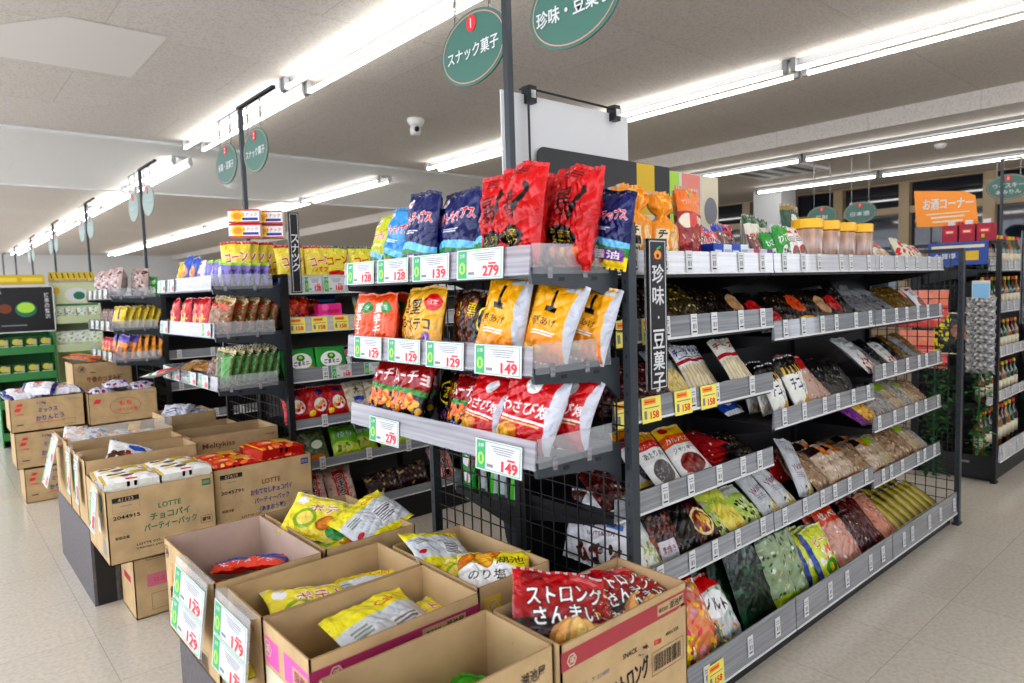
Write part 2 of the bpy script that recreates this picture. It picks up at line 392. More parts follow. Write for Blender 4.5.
wr = MB().box(WX, WX + .2, -3.2, 26, 0, .5, 'tan').box(WX, WX + .2, -3.2, 26, 2.72, 2.9, 'tan').box(WX, WX + .2, 9.6, 26, .5, 2.72, 'pale')
struct('wall_right', wr)
ms = [-2.6, -1.2, .35, 1.55, 2.78, 3.83, 4.78, 5.55, 6.35, 7.3, 8.4, 9.55]
for i in range(len(ms) - 1):
    w = MB(); a, b = ms[i] + .07, ms[i + 1] - .07
    w.box(WX + .09, WX + .1, a, b, .5, 2.72, 'glass_dark'); wo = struct('window_%d' % (i + 1), w)
    fr = MB()
    for z in (.5, 1.62, 2.28): fr.box(WX + .0, WX + .09, a, b, z, z + .1, 'tan')
    f = fr.build('window_frame', wo)
tr = MB()
for y in ms: tr.box(WX - .03, WX + .1, y - .07, y + .07, .5, 2.72, 'tan')
struct('trim_1', tr)
struct('wall_pillar', MB().box(9.9, 10.35, 5.15, 5.6, 0, CZ - .16, 'pale'))
# glass smoke barrier hanging under the ceiling
gb = thing('smoke_barrier', 'clear glass smoke barrier hanging across the ceiling above the left aisles', 'glass screen', (0, 7.4, CZ))
MB().box(-3, 6.9, -.006, .006, -.5, -.02, 'clear').build('glass_pane', gb)
MB().box(-3, 6.9, -.015, .015, -.022, 0, 'whitem').box(-3, 6.9, -.008, .008, -.515, -.5, 'whitem').build('rail', gb)
# tube lights
def tube_light(x, y0, y1, lab, pair=.17, z=CZ):
    t = thing('tube_light', lab, 'ceiling light', (x, (y0 + y1) / 2, z), 0, 'fluorescent tube lights')
    h = (y1 - y0) / 2
    MB().prism([(-.035 - .2 * pair, -h, 0), (-.02, -h, -.035), (.02, -h, -.035), (.035 + .2 * pair, -h, 0)], (0, 2 * h, 0), 'fix').build('housing', t)
    xs = (-pair / 2, pair / 2) if pair else (0,)
    for dx in xs:
        MB().bar((dx, -h + .04, -.075), (dx, h - .04, -.075), .015, 'tube', 8).build('tube', t)
    for dx in xs:
        for e in (-h, h - .035): MB().box(dx - .018, dx + .018, e, e + .035, -.092, 0, 'fix').build('socket', t)
    return t
k = 0
ordn = ['first', 'second', 'third', 'fourth', 'fifth', 'sixth', 'seventh', 'eighth', 'ninth', 'tenth', 'eleventh', 'twelfth', 'thirteenth', 'fourteenth', 'fifteenth', 'sixteenth', 'seventeenth', 'eighteenth', 'nineteenth', 'twentieth']
for rowname, x, segs in (
    ('left row', 2.18, [(0.0, 2.4), (2.42, 4.8), (4.82, 7.24)]),
    ('left row beyond the glass screen', 2.3, [(8.04 + 2.42 * i, 10.44 + 2.42 * i) for i in range(7)]),
    ('middle row', 4.85, [(-2.4, .0), (0.02, 2.40), (2.43, 4.8), (4.82, 6.98)]),
    ('middle row beyond the glass screen', 4.8, [(8.0 + 2.42 * i, 10.4 + 2.42 * i) for i in range(7)])):
    for i, (a, b) in enumerate(segs):
        tube_light(x, a, b, 'twin tube light, %s along the %s over the shop' % (ordn[i], rowname) if len(segs) > 1 else rowname)
for i, (a, b) in enumerate([(-1.2, 1.2), (1.22, 3.64), (3.66, 5.3)]):
    tube_light(7.5, a, b, 'single tube light, %s along the row over the liquor shelves' % ordn[i], 0, CZ - .16)
for i, (a, b) in enumerate([(-1.2, 1.2), (1.22, 3.62), (3.64, 5.36)]):
    tube_light(9.55, a, b, 'single tube light, %s along the row nearest the windows' % ordn[i], 0, CZ - .16)
tube_light(9.3, 6.6, 8.6, 'single tube light deep beyond the white pillar', 0, CZ - .16)
# ceiling camera, sprinkler, vent
dc = thing('security_camera', 'small white security camera on the ceiling left of the green signs', 'camera', (3.5, 5.26, CZ))
MB().lathe([(.075, 0), (.08, -.02), (.06, -.06), (.02, -.09)][::-1], 'camw').build('camera_base', dc, smooth=True)
MB().lathe([(.045, 0), (.05, .05), (.03, .09)], 'camw').bar((0, -.03, .05), (-.03, -.07, .03), .022, 'black').build('camera_body', dc, (-.03, -.03, -.15), smooth=True)
sd = tag(MB().lathe([(.06, 0), (.055, -.03), (.03, -.05)][::-1], 'camw').build('smoke_detector', None, (8.3, 2.55, CZ - .16)), 'round white smoke detector on the lowered ceiling', 'detector')
sd2 = tag(MB().lathe([(.1, 0), (.09, -.03), (.05, -.06)][::-1], 'camw').build('smoke_detector', None, (3.35, 9.6, CZ)), 'round white smoke detector beyond the glass screen', 'detector')
vt = thing('ceiling_vent', 'square white air vent in the lowered ceiling before the pillar', 'air vent', (8.3, 4.35, CZ - .16))
MB().box(-.45, .45, -.45, .45, -.03, 0, 'whitem').build('frame', vt)
g = MB()
for i in range(4): g.box(-.32, .32, -.33 + i * .2, -.25 + i * .2, -.034, -.028, 'gun')
g.build('slot', vt)
# ------------------------------------------------------------------ signs
def oval_sign(x, y, z, lines, num, label, scale=1, top=2.4, m='sign'):
    z += .02; t = thing('hanging_sign', label, 'sign', (x, y, z)); r, h = .175 * scale, .118 * scale
    b = MB(); n = 48
    pts = [(-.003, r * math.cos(2 * PI * i / n), h * math.sin(2 * PI * i / n)) for i in range(n)]
    b.prism(pts, (.006, 0, 0), m)
    U, V = -Y_, Z_; c = Vector((-.0035, 0, 0))
    b.ring(c - X_ * .001, U, V, r * .93, h * .93, .004 * scale, 'salmon')
    if num:
        b.prism([Vector((-.006, r * .145 * math.cos(a * PI / 10), h * .66 + .026 * scale * math.sin(a * PI / 10))) for a in range(20)], (.003, 0, 0), 'red'); b.text(num, (-.0065, 0, h * .66), U, V, .03 * scale, 'white', bold=.03)
    for s_, zz, hh, ww in lines: b.text(s_, (-.005, 0, zz * h), U, V, hh * scale, 'white', w=ww * scale, bold=.03)
    b.build('sign_plate', t)
    for s_ in (-1, 1):
        c = MB(); zz = h * .72; k = 0
        while zz < top - z - .002:
            c.box(-.0025 - .002 * (k % 2), .0025 + .002 * (k % 2), s_ * r * .52 - .004 + .002 * (k % 2), s_ * r * .52 + .004 - .002 * (k % 2), zz, zz + .011, 'chain'); zz += .0135; k += 1
        c.build('chain', t)
    return t
def pole(x, y, z0, label, z1=2.4):
    t = thing('sign_pole', label, 'pole', (x, y, z0), 0, 'black sign poles on the gondolas')
    MB().box(-.011, .011, -.011, .011, 0, z1 - z0, 'gun').build('pole', t)
    MB().box(-.01, .01, -.48, .03, z1 - z0, z1 - z0 + .015, 'black').box(-.002, .002, .03, .42, z1 - z0 + .004, z1 - z0 + .008, 'chain').build('arm', t)
poles = [(1.645, 'front'), (3.93, 'second'), (6.22, 'third'), (8.6, 'fourth'), (10.95, 'fifth'), (13.3, 'sixth'), (15.65, 'seventh'), (18.0, 'eighth'), (20.4, 'ninth')]
for y, nm in poles:
    pole(1.445, y, 1.44 if y > 2 else 1.42, 'thin black sign pole rising from the end of the %s gondola' % nm)
oval_sign(1.44, 1.81, 2.12, [('スナック菓子', -.08, .044, .27)], '1', 'green oval snack sign numbered 1 hanging left of the front pole')
oval_sign(1.44, 1.355, 2.115, [('珍味・豆菓子', -.1, .048, .29)], '1', 'green oval sign for delicacies and bean snacks, right of the front pole')
oval_sign(1.44, 4.18, 2.115, [('米菓・豆菓子', -.1, .044, .26)], '2', 'green oval sign left of the second pole')
oval_sign(1.44, 3.72, 2.115, [('スナック菓子', -.08, .044, .27)], '2', 'green oval snack sign right of the second pole')
for y, nm in poles[2:6]:
    oval_sign(1.44, y + .25, 2.115, [('チョコレート', -.08, .04, .25)], '3', 'pale oval sign left of the %s pole' % nm, m='sign_pale')
    oval_sign(1.44, y - .23, 2.115, [('ビスケット', -.08, .04, .25)], '3', 'pale oval sign right of the %s pole' % nm, m='sign_pale')
pole(7.7, 1.85, 1.5, 'thin sign pole above the liquor shelves')
oval_sign(7.7, 1.8, 2.13, [('ウイスキー', .12, .045, .24), ('本みりん', -.38, .042, .2)], '8', 'green oval whisky and mirin sign above the liquor shelves')
oval_sign(7.9, 3.2, 2.05, [('日本酒', -.1, .05, .2)], '7', 'green oval sign hanging behind the lidded jars', top=CZ - .16)
oval_sign(7.9, 3.62, 2.05, [('焼酎', -.1, .05, .14)], '7', 'green oval sign hanging left of the lidded jars, before the windows', top=CZ - .16)

def banner(name, text, x, y, z0, z1, w, label, facing='y', glyph=.05, icon=True, holder=True, rz=0):
    t = thing(name, label, 'sign', (x, y, z0), rz); H = z1 - z0
    b = MB().box(-w / 2, w / 2, -.004, .004, 0, H, 'black')
    for a0, a1, c0, c1 in ((-w / 2 + .005, w / 2 - .005, .006, .0085), (-w / 2 + .005, w / 2 - .005, H - .0085, H - .006), (-w / 2 + .005, -w / 2 + .0075, .006, H - .006), (w / 2 - .0075, w / 2 - .005, .006, H - .006)):
        b.box(a0, a1, -.0046, -.004, c0, c1, 'white')
    if icon:
        b.patch((0, -.004, H - .055), X_, Z_, .042, .006, 'ink_brown'); b.ell((0, -.0048, H - .045), X_, Z_, .017, .013, 'orange'); b.ell((0, -.005, H - .048), X_, Z_, .006, .006, 'black'); b.ell((.004, -.005, H - .026), (.9, 0, .4), (-.4, 0, .9), .012, .004, 'green')
    b.text(text, (0, -.0045, (H - (.075 if icon else 0)) / 2), X_, Z_, glyph, 'white', w=glyph * .98, bold=.035, vert=True)
    b.build('sign_panel', t)
    if holder: MB().box(-w / 2 - .003, w / 2 + .003, .004, .009, .0, H, 'acr2').build('holder', t)
    return t
banner('category_banner', '珍味・豆菓子', 1.585, 1.195, 1.045, 1.475, .083, 'black vertical sign for delicacies and bean snacks beside the near post', glyph=.054)
banner('category_banner', 'スナック', 1.46, 3.335, 1.36, 1.765, .052, 'narrow black vertical snack sign at the second gondola', glyph=.042, icon=False)
banner('category_banner', 'ウイスキー・リキュール', 5.42, 1.17, 1.02, 1.62, .10, 'black vertical whisky and liqueur sign on the liquor shelves', glyph=.036, icon=True)
# ------------------------------------------------------------------ price cards and tags
_card = {}
def card_mesh(num, w, h, kind='green', tall=False):
    k = (num, w, h, kind, tall)
    if k in _card: return _card[k]
    b = MB(); f = -.0012
    bg = 'white' if kind == 'green' else 'yellow'
    b.box(-w / 2, w / 2, f, 0, -h / 2, h / 2, bg)
    P = lambda x, z, ww, hh, m, off=.0005: b.patch((x * w, f, z * h), X_, Z_, ww * w, hh * h, m, off)
    if kind == 'green':
        for x, z, ww, hh in ((0, .45, .94, .022), (0, -.45, .94, .022), (-.465, 0, .012, .9), (.465, 0, .012, .9)): P(x, z, ww, hh, 'green')
        P(-.37, 0, .19, .88, 'green', .0007)
        b.text('お得', (-.37 * w, f, .3 * h), X_, Z_, .14 * h, 'white', off=.001)
        b.ell((-.37 * w, f - .001, -.12 * h), X_, Z_, .07 * w, .2 * h, 'lime', 20); P(-.37, -.12, .05, .22, 'green', .0013)
        for i in range(4): P(.1 + .02 * (i % 2), .34 - .07 * i, .5 - .06 * i, .028, 'grey_ink')
        P(-.17, -.3, .14, .1, 'grey_ink'); P(.28, .0, .16, .06, 'red')
        b.text(num, (.25 * w, f, -.24 * h), X_, Z_, .34 * h, 'red', w=.33 * w, bold=.09)
    elif kind == 'yellow':
        P(0, .38, .9, .12, 'red'); P(-.25, .15, .35, .2, 'orange'); b.text(num, (.15 * w, f, -.2 * h), X_, Z_, .36 * h, 'red', bold=.04)
    else:
        P(0, .2, .7, .3, 'grey_ink')
    me = b.mesh('price_card'); _card[k] = me; return me
tb = MB().box(-.0135, .0135, -.0014, 0, -.03, .03, 'white')
tb.patch((0, -.0014, .018), X_, Z_, .018, .003, 'grey_ink').patch((0, -.0014, .011), X_, Z_, .019, .002, 'grey_ink')
tb.patch((-.003, -.0014, -.004), X_, Z_, .006, .014, 'grey_ink').patch((.006, -.0014, -.004), X_, Z_, .004, .014, 'grey_ink').patch((0, -.0014, -.019), X_, Z_, .018, .004, 'black_ink')
TAG = tb.mesh('price_tag')
yb = MB().box(-.045, .045, -.0014, 0, -.038, .038, 'yellow')
yb.patch((-.008, -.0014, .024), X_, Z_, .055, .016, 'orange').patch((-.008, -.0018, .024), X_, Z_, .045, .004, 'red').patch((.0, -.0014, .006), X_, Z_, .07, .003, 'grey_ink').text('158', (.012, -.0014, -.017), X_, Z_, .022, 'red', bold=.06).patch((-.03, -.0014, -.014), X_, Z_, .012, .024, 'grey_ink')
YTAG = yb.mesh('sale_tag')

def side_shelf(g, x0, x1, yf, yb_, ztop, hh=.07, rail='rail', tags=5, ytags=(), pale=False, seed=0, cards=()):
    """a shelf of a gondola seen from -y or +y; yf front edge, yb_ back edge, ztop top of its price rail"""
    s = 1 if yb_ > yf else -1; b = MB(); zs = ztop - hh + .012
    b.box(x0, x1, min(yf + s * .012, yb_), max(yf + s * .012, yb_), zs - .022, zs, 'black')
    for x in (x0 + .01, x1 - .013):
        b.prism([(x, yf + s * .03, zs - .02), (x, yb_, zs - .02), (x, yb_, zs - .09), (x, yf + s * .12, zs - .045)], (.003, 0, 0), 'black')
    o = b.build('shelf', g)
    r = MB().prism([(x0, yf, ztop - hh), (x0, yf + s * .004, ztop), (x0, yf + s * .009, ztop), (x0, yf + s * .012, ztop - hh)], (x1 - x0, 0, 0), rail)
    r.box(x0, x1, min(yf - s * .002, yf + s * .002), max(yf - s * .002, yf + s * .002), ztop - hh - .001, ztop - hh + .006, 'whitem')
    r.build('price_rail', o)
    rg = random.Random(seed); n = tags
    for i in range(n):
        x = x0 + (x1 - x0) * (i + .5 + rg.uniform(-.22, .22)) / n
        t = link('price_tag', TAG, o, (x, yf - s * .0005, ztop - hh / 2 + .002), (-.05 * s, 0, 0 if s > 0 else PI)); t.scale = (1.25, 1, 1.15)
    for x, d in ytags: link('sale_tag', YTAG, o, (x, yf - .003, ztop - hh / 2 + d), (-.05, 0, 0))
    for x, num, w, h, d in cards: link('price_card', card_mesh(num, w, h), o, (x, yf - .003, ztop - hh / 2 + d), (-.05, 0, 0))
    return o

def end_shelf(g, x0, xf, ya, yb_, ztop, cards=(), rail='acr2', hh=.07, guard=True):
    """a shelf hooked to the end of a gondola; xf front (-x) edge"""
    b = MB(); zs = ztop - hh + .012
    b.box(xf + .012, x0 - .012, ya + .01, yb_ - .01, zs - .02, zs, 'gun')
    for y in (ya, yb_ - .012):
        b.prism([(xf + .005, y, zs + .004), (x0 - .012, y, zs + .004), (x0 - .012, y, zs - .11), (x0 - .06, y, zs - .07), (x0 - .12, y, zs - .052), (xf + .01, y, zs - .035)], (0, .012, 0), 'gun')
        for xx in (xf + .1, xf + .22): b.box(xx, xx + .02, y - .001, y, zs - .03, zs - .02, 'black')
    b.box(x0 - .014, x0 - .01, ya + .01, yb_ - .01, zs - .02, zs + .0, 'gun')
    o = b.build('end_shelf', g)
    MB().prism([(xf, ya, ztop - hh), (xf + .006, ya, ztop), (xf + .010, ya, ztop), (xf + .010, ya, ztop - hh)], (0, yb_ - ya, 0), rail).box(xf - .001, xf + .004, ya, yb_, ztop - hh - .002, ztop - hh + .004, 'acr').build('price_rail', o)
    if guard:
        for y in (ya - .002, yb_ - .001):
            MB().box(xf + .012, x0 - .05, y, y + .003, zs - .012, zs + .062, 'acr').box(xf + .06, xf + .075, y - .002, y, zs - .022, zs + .012, 'acr2').box(x0 - .15, x0 - .135, y - .002, y, zs - .022, zs + .012, 'acr2').build('side_guard', o)
    for y, num, w, h, d in cards:
        link('price_card', card_mesh(num, w, h), o, (xf - .002, y, ztop - hh / 2 + d), (-.06, 0, -PI / 2))
    return o

def end_frame(g, x, ya, yb_, ztop, m='gun', cell=.052):
    for y in (ya, yb_):
        b = MB().box(x - .016, x + .016, y - .012, y + .012, 0, ztop, m)
        z = .3
        while z < ztop - .05: b.box(x - .0165, x - .016, y - .003, y + .003, z, z + .012, 'black'); z += .05
        b.box(x - .03, x + .03, y - .016, y + .016, 0, .012, m); b.build('end_post', g)
    b = MB().box(x - .012, x + .012, ya, yb_, ztop - .02, ztop, m)
    y = ya + cell
    while y < yb_ - .02: b.box(x - .002, x + .002, y - .0018, y + .0018, .04, ztop, 'black'); y += cell
    z = .08
    while z < ztop - .03: b.box(x - .0035, x - .0005, ya, yb_, z - .0018, z + .0018, 'black'); z += cell
    b.build('mesh_panel', g)

def gondola(label, x0, x1, yc, bays, back='black', name='gondola_shelving'):
    g = thing(name, label, 'shelving', (0, 0, 0))
    n = len(bays)
    for x in bays:
        b = MB().box(x - .015, x + .015, yc - .025, yc + .025, 0, 1.43, 'black'); b.build('upright', g)
    b = MB().box(x0 + .02, x1 - .02, yc - .006, yc + .006, .0, 1.38, back); b.build('back_panel', g)
    return g

# main gondola -----------------------------------------------------------------
XB = [1.455, 2.35, 3.26, 4.155]
G1 = gondola('long black snack gondola in the centre with crisps on its near end', 1.435, 4.174, 1.645, XB)
end_frame(G1, 1.435, 1.172, 2.12, 1.512); end_frame(G1, 4.174, 1.172, 2.12, 1.49)
YF = 1.25
LV = {0: [1.447, 1.249, 1.015, .738, .488], 1: [1.447, 1.20, .868, .486], 2: [1.447, 1.20, .948, .71, .45]}
for bay in range(3):
    for li, z in enumerate(LV[bay]):
        x0, x1 = XB[bay] + .004, XB[bay + 1] - .004
        yt = ()
        if bay == 0 and li == 2: yt = ((1.50, 0), (1.62, -.002), (1.78, -.002), (1.92, -.002))
        if bay == 0 and li == 1: yt = ((1.505, -.004), (1.625, -.004))
        side_shelf(G1, x0, x1, YF, 1.63, z, rail='railw' if li == 0 else 'rail', tags=4 if (bay == 0 and li == 2) else 6, ytags=yt, seed=bay * 9 + li)
    side_shelf(G1, XB[bay] + .004, XB[bay + 1] - .004, 1.165, 1.63, .185, .12, rail='rail', tags=4 if bay == 0 else 5, seed=bay + 50, ytags=((1.815, -.01),) if bay == 0 else ())
    MB().box(XB[bay], XB[bay + 1], 1.2, 1.64, 0, .06, 'black').build('plinth', G1)
    for li, z in enumerate([1.447, 1.2, .93, .68]):
        if bay == 0: side_shelf(G1, XB[bay] + .004, XB[bay + 1] - .004, 2.04, 1.66, z, rail='rail', tags=5, seed=bay * 7 + li + 90)
MB().prism([(1.47, 1.655, .02), (1.47, 1.655, .60), (1.47, 1.78, .60), (1.47, 1.76, .50), (1.47, 1.72, .40), (1.47, 1.69, .25), (1.47, 1.68, .02)], (.004, 0, 0), 'gun').build('end_bracket', G1)
end_shelf(G1, 1.435, 1.1, 1.2, 2.13, 1.45, cards=((2.01, '128', .175, .072, -.002), (1.81, '128', .175, .072, -.002), (1.607, '139', .18, .074, -.002), (1.385, '279', .19, .078, -.002)))
end_shelf(G1, 1.435, 1.1, 1.2, 2.13, 1.207, cards=((1.985, '129', .175, .072, -.002), (1.767, '129', .18, .072, -.002), (1.556, '129', .18, .074, -.004), (1.325, '149', .185, .078, -.005)))
end_shelf(G1, 1.435, 1.1, 1.2, 2.13, .975, cards=((1.905, '279', .18, .082, -.034), (1.335, '149', .185, .082, -.026)))
# boards on top of the gondola
bd = thing('display_board', 'white display board standing on the middle gondola, clipped to a black wire frame', 'board', (0, 1.7, 1.42))
MB().box(1.46, 2.09, 0, .006, 0, .565, 'white').build('board_panel', bd)
MB().bar((1.56, -.02, -.01), (1.56, -.02, .585), .004, 'black').bar((1.56, -.02, .58), (2.02, -.02, .575), .004, 'black').bar((1.56, -.02, .585), (1.56, .02, .585), .004, 'black').build('wire_frame', bd)
for x in (1.575, 2.0): MB().box(x - .016, x + .016, -.028, .012, .535, .59, 'black').box(x - .01, x + .01, -.031, -.028, .55, .575, 'silver').build('clip', bd)
ps = MB(); n = 8
pts = [(1.60, 0, .0), (2.33, 0, .0), (2.33, 0, .395), (1.63, 0, .40)] ; pts += [(1.60 + .03 - .03 * math.cos(a) * 1, 0, .37 + .03 * math.sin(a)) for a in (1.2, .8, .4, 0)]
ps.prism(pts, (0, .004, 0), 'black')
for x0, w, m1, m2 in ((2.12, .11, 'gold_ink', 'cream'),):
    ps.box(x0, x0 + w, -.001, 0, .0, .395, m1).box(x0, x0 + w, -.002, -.001, .0, .2, m2)
ps.text('おいしさ', (1.88, -.001, .30), X_, Z_, .02, 'grey_ink')
tag(ps.build('poster_panel', None, (0, 1.685, 1.42)), 'dark rounded poster with an amber stripe behind the red crisp bags', 'poster')
ps = MB().box(2.30, 2.72, 0, .005, 0, .39, 'white').box(2.30, 2.43, -.001, 0, 0, .388, 'lime').box(2.45, 2.58, -.001, 0, .1, .388, mat('coral_card', (.85, .28, .22), .5)).box(2.59, 2.72, -.001, 0, 0, .388, 'cream')
ps.ell((2.37, -.002, .25), X_, Z_, .035, .035, 'green').ell((2.66, -.002, .24), X_, Z_, .05, .06, 'grey_ink').box(2.45, 2.58, -.0015, 0, .1, .22, 'white')
tag(ps.build('poster_panel', None, (0, 1.71, 1.42)), 'poster with green, coral and cream stripes beside the white board', 'poster')

# second gondola ----------------------------------------------------------------
G2 = gondola('second black snack gondola, left of the crisps end, with corn snacks on top', 1.435, 4.17, 3.90, XB, back=mat('beige_back_panel', (.30, .28, .25), .7))
end_frame(G2, 1.435, 3.43, 4.38, 1.46, 'black')
for bay in range(2):
    a, b = XB[bay] + .004, XB[bay + 1] - .004
    side_shelf(G2, a, b, 3.45, 3.88, 1.455, .10, 'railw', 3, seed=5, cards=((1.60, '128', .10, .085, 0), (1.72, '168', .12, .085, 0)) if bay == 0 else ())
    side_shelf(G2, a, b, 3.45, 3.88, 1.235, .085, 'railw', 3, ytags=[(1.50 + .125 * i, 0) for i in range(4)] if bay == 0 else (), seed=6)
    side_shelf(G2, a, b, 3.45, 3.88, .962, .075, 'rail', 2, seed=7, cards=((1.74, '168', .12, .07, 0), (1.94, '178', .12, .07, 0)) if bay == 0 else ())
    side_shelf(G2, a, b, 3.45, 3.88, .69, .05, 'rail', 2, seed=8)
    side_shelf(G2, a, b, 3.45, 3.88, .46, .05, 'rail', 3, seed=9)
    side_shelf(G2, a, b, 3.41, 3.88, .20, .05, 'rail', 1, seed=10, ytags=((1.86, 0),) if bay == 0 else ())
    MB().box(a, b, 3.43, 3.88, 0, .14, 'black').build('plinth', G2)
c4 = lambda ys, nums, w=.13: [(y, n_, w, .068, 0) for y, n_ in zip(ys, nums)]
end_shelf(G2, 1.435, 1.08, 3.46, 4.44, 1.46, rail='acr2', cards=c4([4.3, 4.12], ['98', '98'], .1))
end_shelf(G2, 1.435, 1.08, 3.46, 4.44, 1.225, rail='acr2', cards=c4([4.32, 3.56], ['158', '158']))
end_shelf(G2, 1.435, 1.08, 3.46, 4.44, .96, rail='acr2', cards=c4([4.33, 4.15, 3.85, 3.65], ['158', '98', '98', '158']))
# third gondola
G3 = gondola('third black snack gondola, behind the stacked brown cartons', 1.435, 4.17, 6.22, XB)
end_frame(G3, 1.435, 5.75, 6.68, 1.46, 'black')
for z in (1.44, 1.20, .965): end_shelf(G3, 1.435, 1.08, 5.74, 6.7, z, rail='acr2', cards=c4([6.5, 6.3, 6.1, 5.9], ['98', '98', '128', '98'], .12))
for z in (1.45, 1.2, .95, .7, .45, .2): side_shelf(G3, XB[0], XB[1], 5.8, 6.2, z, .07, 'rail', 4, seed=3)
for i, (y, nm) in enumerate(((8.6, 'fourth'), (10.95, 'fifth'))):
    g = gondola('%s black gondola far down the left of the shop' % nm, 1.435, 4.17, y, XB)
    end_frame(g, 1.435, y - .47, y + .47, 1.46, 'black')
    if i: [end_shelf(g, 1.435, 1.08, y - .48, y + .48, z, rail='acr2', guard=False) for z in (1.44, 1.2, .96)]
    for z in (1.45, 1.2, .95): side_shelf(g, XB[0], XB[1], y - .42, y - .02, z, .07, 'rail', 0)
# liquor gondola to the right
G4 = gondola('black liquor gondola at the right edge beyond the cross aisle', 5.176, 8.7, 1.72, [5.19, 6.05, 6.95, 7.85, 8.69])
end_frame(G4, 5.176, 1.25, 2.2, 1.56, 'black', .06)
MB().box(5.16, 5.172, 1.26, 2.19, .03, .17, 'black').patch((5.16, 1.42, .12), -Y_, Z_, .07, .016, 'grey_ink').build('kick_panel', G4)
for bay, (a, b) in enumerate(((5.20, 6.04), (6.06, 6.94), (6.96, 7.84), (7.86, 8.68))):
    for z in (1.44, 1.16, .86, .56): side_shelf(G4, a, b, 1.30, 1.70, z, .07, 'railw', 5, seed=bay)
    side_shelf(G4, a, b, 1.225, 1.70, .24, .11, 'railw', 5, seed=bay + 4)
    MB().box(a, b, 1.26, 1.7, 0, .13, 'black').build('plinth', G4)
# ------------------------------------------------------------------ packs
R_, W_, K_ = (.83, .05, .07), (.95, .95, .94), (.05, .04, .05)
NV, PU, YL, OG, GN = (.06, .12, .40), (.42, .18, .55), (.98, .85, .12), (.98, .42, .06), (.12, .55, .22)
D = {}
def design(key, name, desc, cat, mesh_fn, n=2):
    D[key] = dict(name=name, desc=desc, cat=cat, meshes=[mesh_fn(i) for i in range(n)])
def bagd(key, name, desc, cat, w, h, t, art, n=2, **kw):
    design(key, name, desc, cat, lambda i: bag_mesh(name, art, w, h, t, seed=i * 7 + len(D), **kw), n)
def blockd(key, name, desc, cat, w, h, t, art, n=1, **kw):
    design(key, name, desc, cat, lambda i: block_mesh(name, art, w, h, t, seed=i, **kw), n)

# crisps on the end shelves ---------------------------------------------------
def chip(top, bottom, label, labcol, name, namecol):
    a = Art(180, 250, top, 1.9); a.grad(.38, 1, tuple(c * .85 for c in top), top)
    a.wave(.38, .02, 5, (.45, .78, .95)).wave(.30, .02, 6, (.2, .55, .2)).wave(.2, .02, 5, bottom)
    a.chips(.3, .1, .25, .05, 5, size=.10)
    a.text('ポテトチップス', .5, .66, .13, (.85, .08, .1), w=.86, rot=.12, edge=W_, bold=.05)
    a.lines(.3, .7, .48, .53, 2, W_); a.rect(.28, .12, .95, .26, labcol); a.text(name, .62, .19, .1, namecol, w=.5, edge=None, bold=.05)
    a.rect(.0, .95, 1, 1, tuple(c * .7 for c in top)); a.ell(.2, .85, .12, .06, W_); a.text('湖池屋', .2, .85, .05, R_, w=.18); a.back = tuple(c * .8 for c in top); return a
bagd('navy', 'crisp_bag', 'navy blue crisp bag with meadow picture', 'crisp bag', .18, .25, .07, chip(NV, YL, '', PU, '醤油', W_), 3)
bagd('sky', 'crisp_bag', 'light blue and yellow crisp bag', 'crisp bag', .17, .23, .07, chip((.25, .65, .92), YL, '', (.9, .2, .12), 'のり塩', W_))
bagd('lemon', 'crisp_bag', 'yellow and green crisp bag', 'crisp bag', .17, .22, .07, chip((.86, .88, .15), (.95, .85, .1), '', (.25, .62, .15), 'うすしお', W_))
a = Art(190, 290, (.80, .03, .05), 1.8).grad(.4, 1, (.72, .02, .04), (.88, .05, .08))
a.text('暴', .42, .62, .26, K_, rot=.2, w=.3).ell(.75, .76, .05, .04, K_).rect(.62, .45, .7, .78, K_, rot=-.5)
a.chips(.45, .1, .35, .08, 7, ((.98, .6, .1), (.95, .45, .05)), .09).ell(.5, .3, .28, .1, K_).text('うま辛', .5, .32, .08, YL, w=.38).text('スナック', .5, .25, .05, YL, w=.34)
a.lines(.3, .7, .85, .93, 3, (.4, .0, .02)); a.back = (.70, .03, .05)
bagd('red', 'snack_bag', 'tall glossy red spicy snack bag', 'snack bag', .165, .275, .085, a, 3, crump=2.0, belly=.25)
a = Art(150, 200, (.92, .32, .06), 1.9).text('蜜芋チ', .42, .55, .17, W_, w=.3, vert=True, bold=.07).ell(.72, .74, .18, .1, GN).text('塩', .72, .74, .09, W_).blobs(.1, .05, .9, .2, [(1, .6, .1), (.9, .2, .05), (1, .85, .3)], 14, .08)
a.back = (.8, .3, .1)
bagd('orange', 'snack_bag', 'orange snack bag with white lettering', 'snack bag', .15, .2, .05, a)
a = Art(180, 210, (.90, .68, .16), 1.9).grad(0, .5, (.80, .52, .08), (.92, .70, .2)).text('堅', .4, .70, .2, K_, w=.26, bold=.05).text('ポテコ', .48, .46, .17, K_, w=.7, bold=.07).ell(.8, .76, .17, .12, R_).text('限定', .8, .76, .08, W_, w=.2)
a.chips(.4, .14, .3, .08, 6, size=.09).ell(.72, .27, .12, .08, PU).text('塩', .72, .27, .06, W_); a.back = (.75, .55, .2)
bagd('gold', 'snack_bag', 'golden potato ring bag with black lettering', 'snack bag', .18, .21, .06, a)
a = Art(150, 200, (.22, .10, .05), 2).blobs(.1, .1, .9, .9, [(.45, .2, .08), (.3, .12, .04), (.6, .35, .1)], 30, .09).text('黒', .5, .7, .2, YL); a.back = (.2, .1, .06)
bagd('brown', 'snack_bag', 'dark brown snack bag', 'snack bag', .15, .2, .05, a)
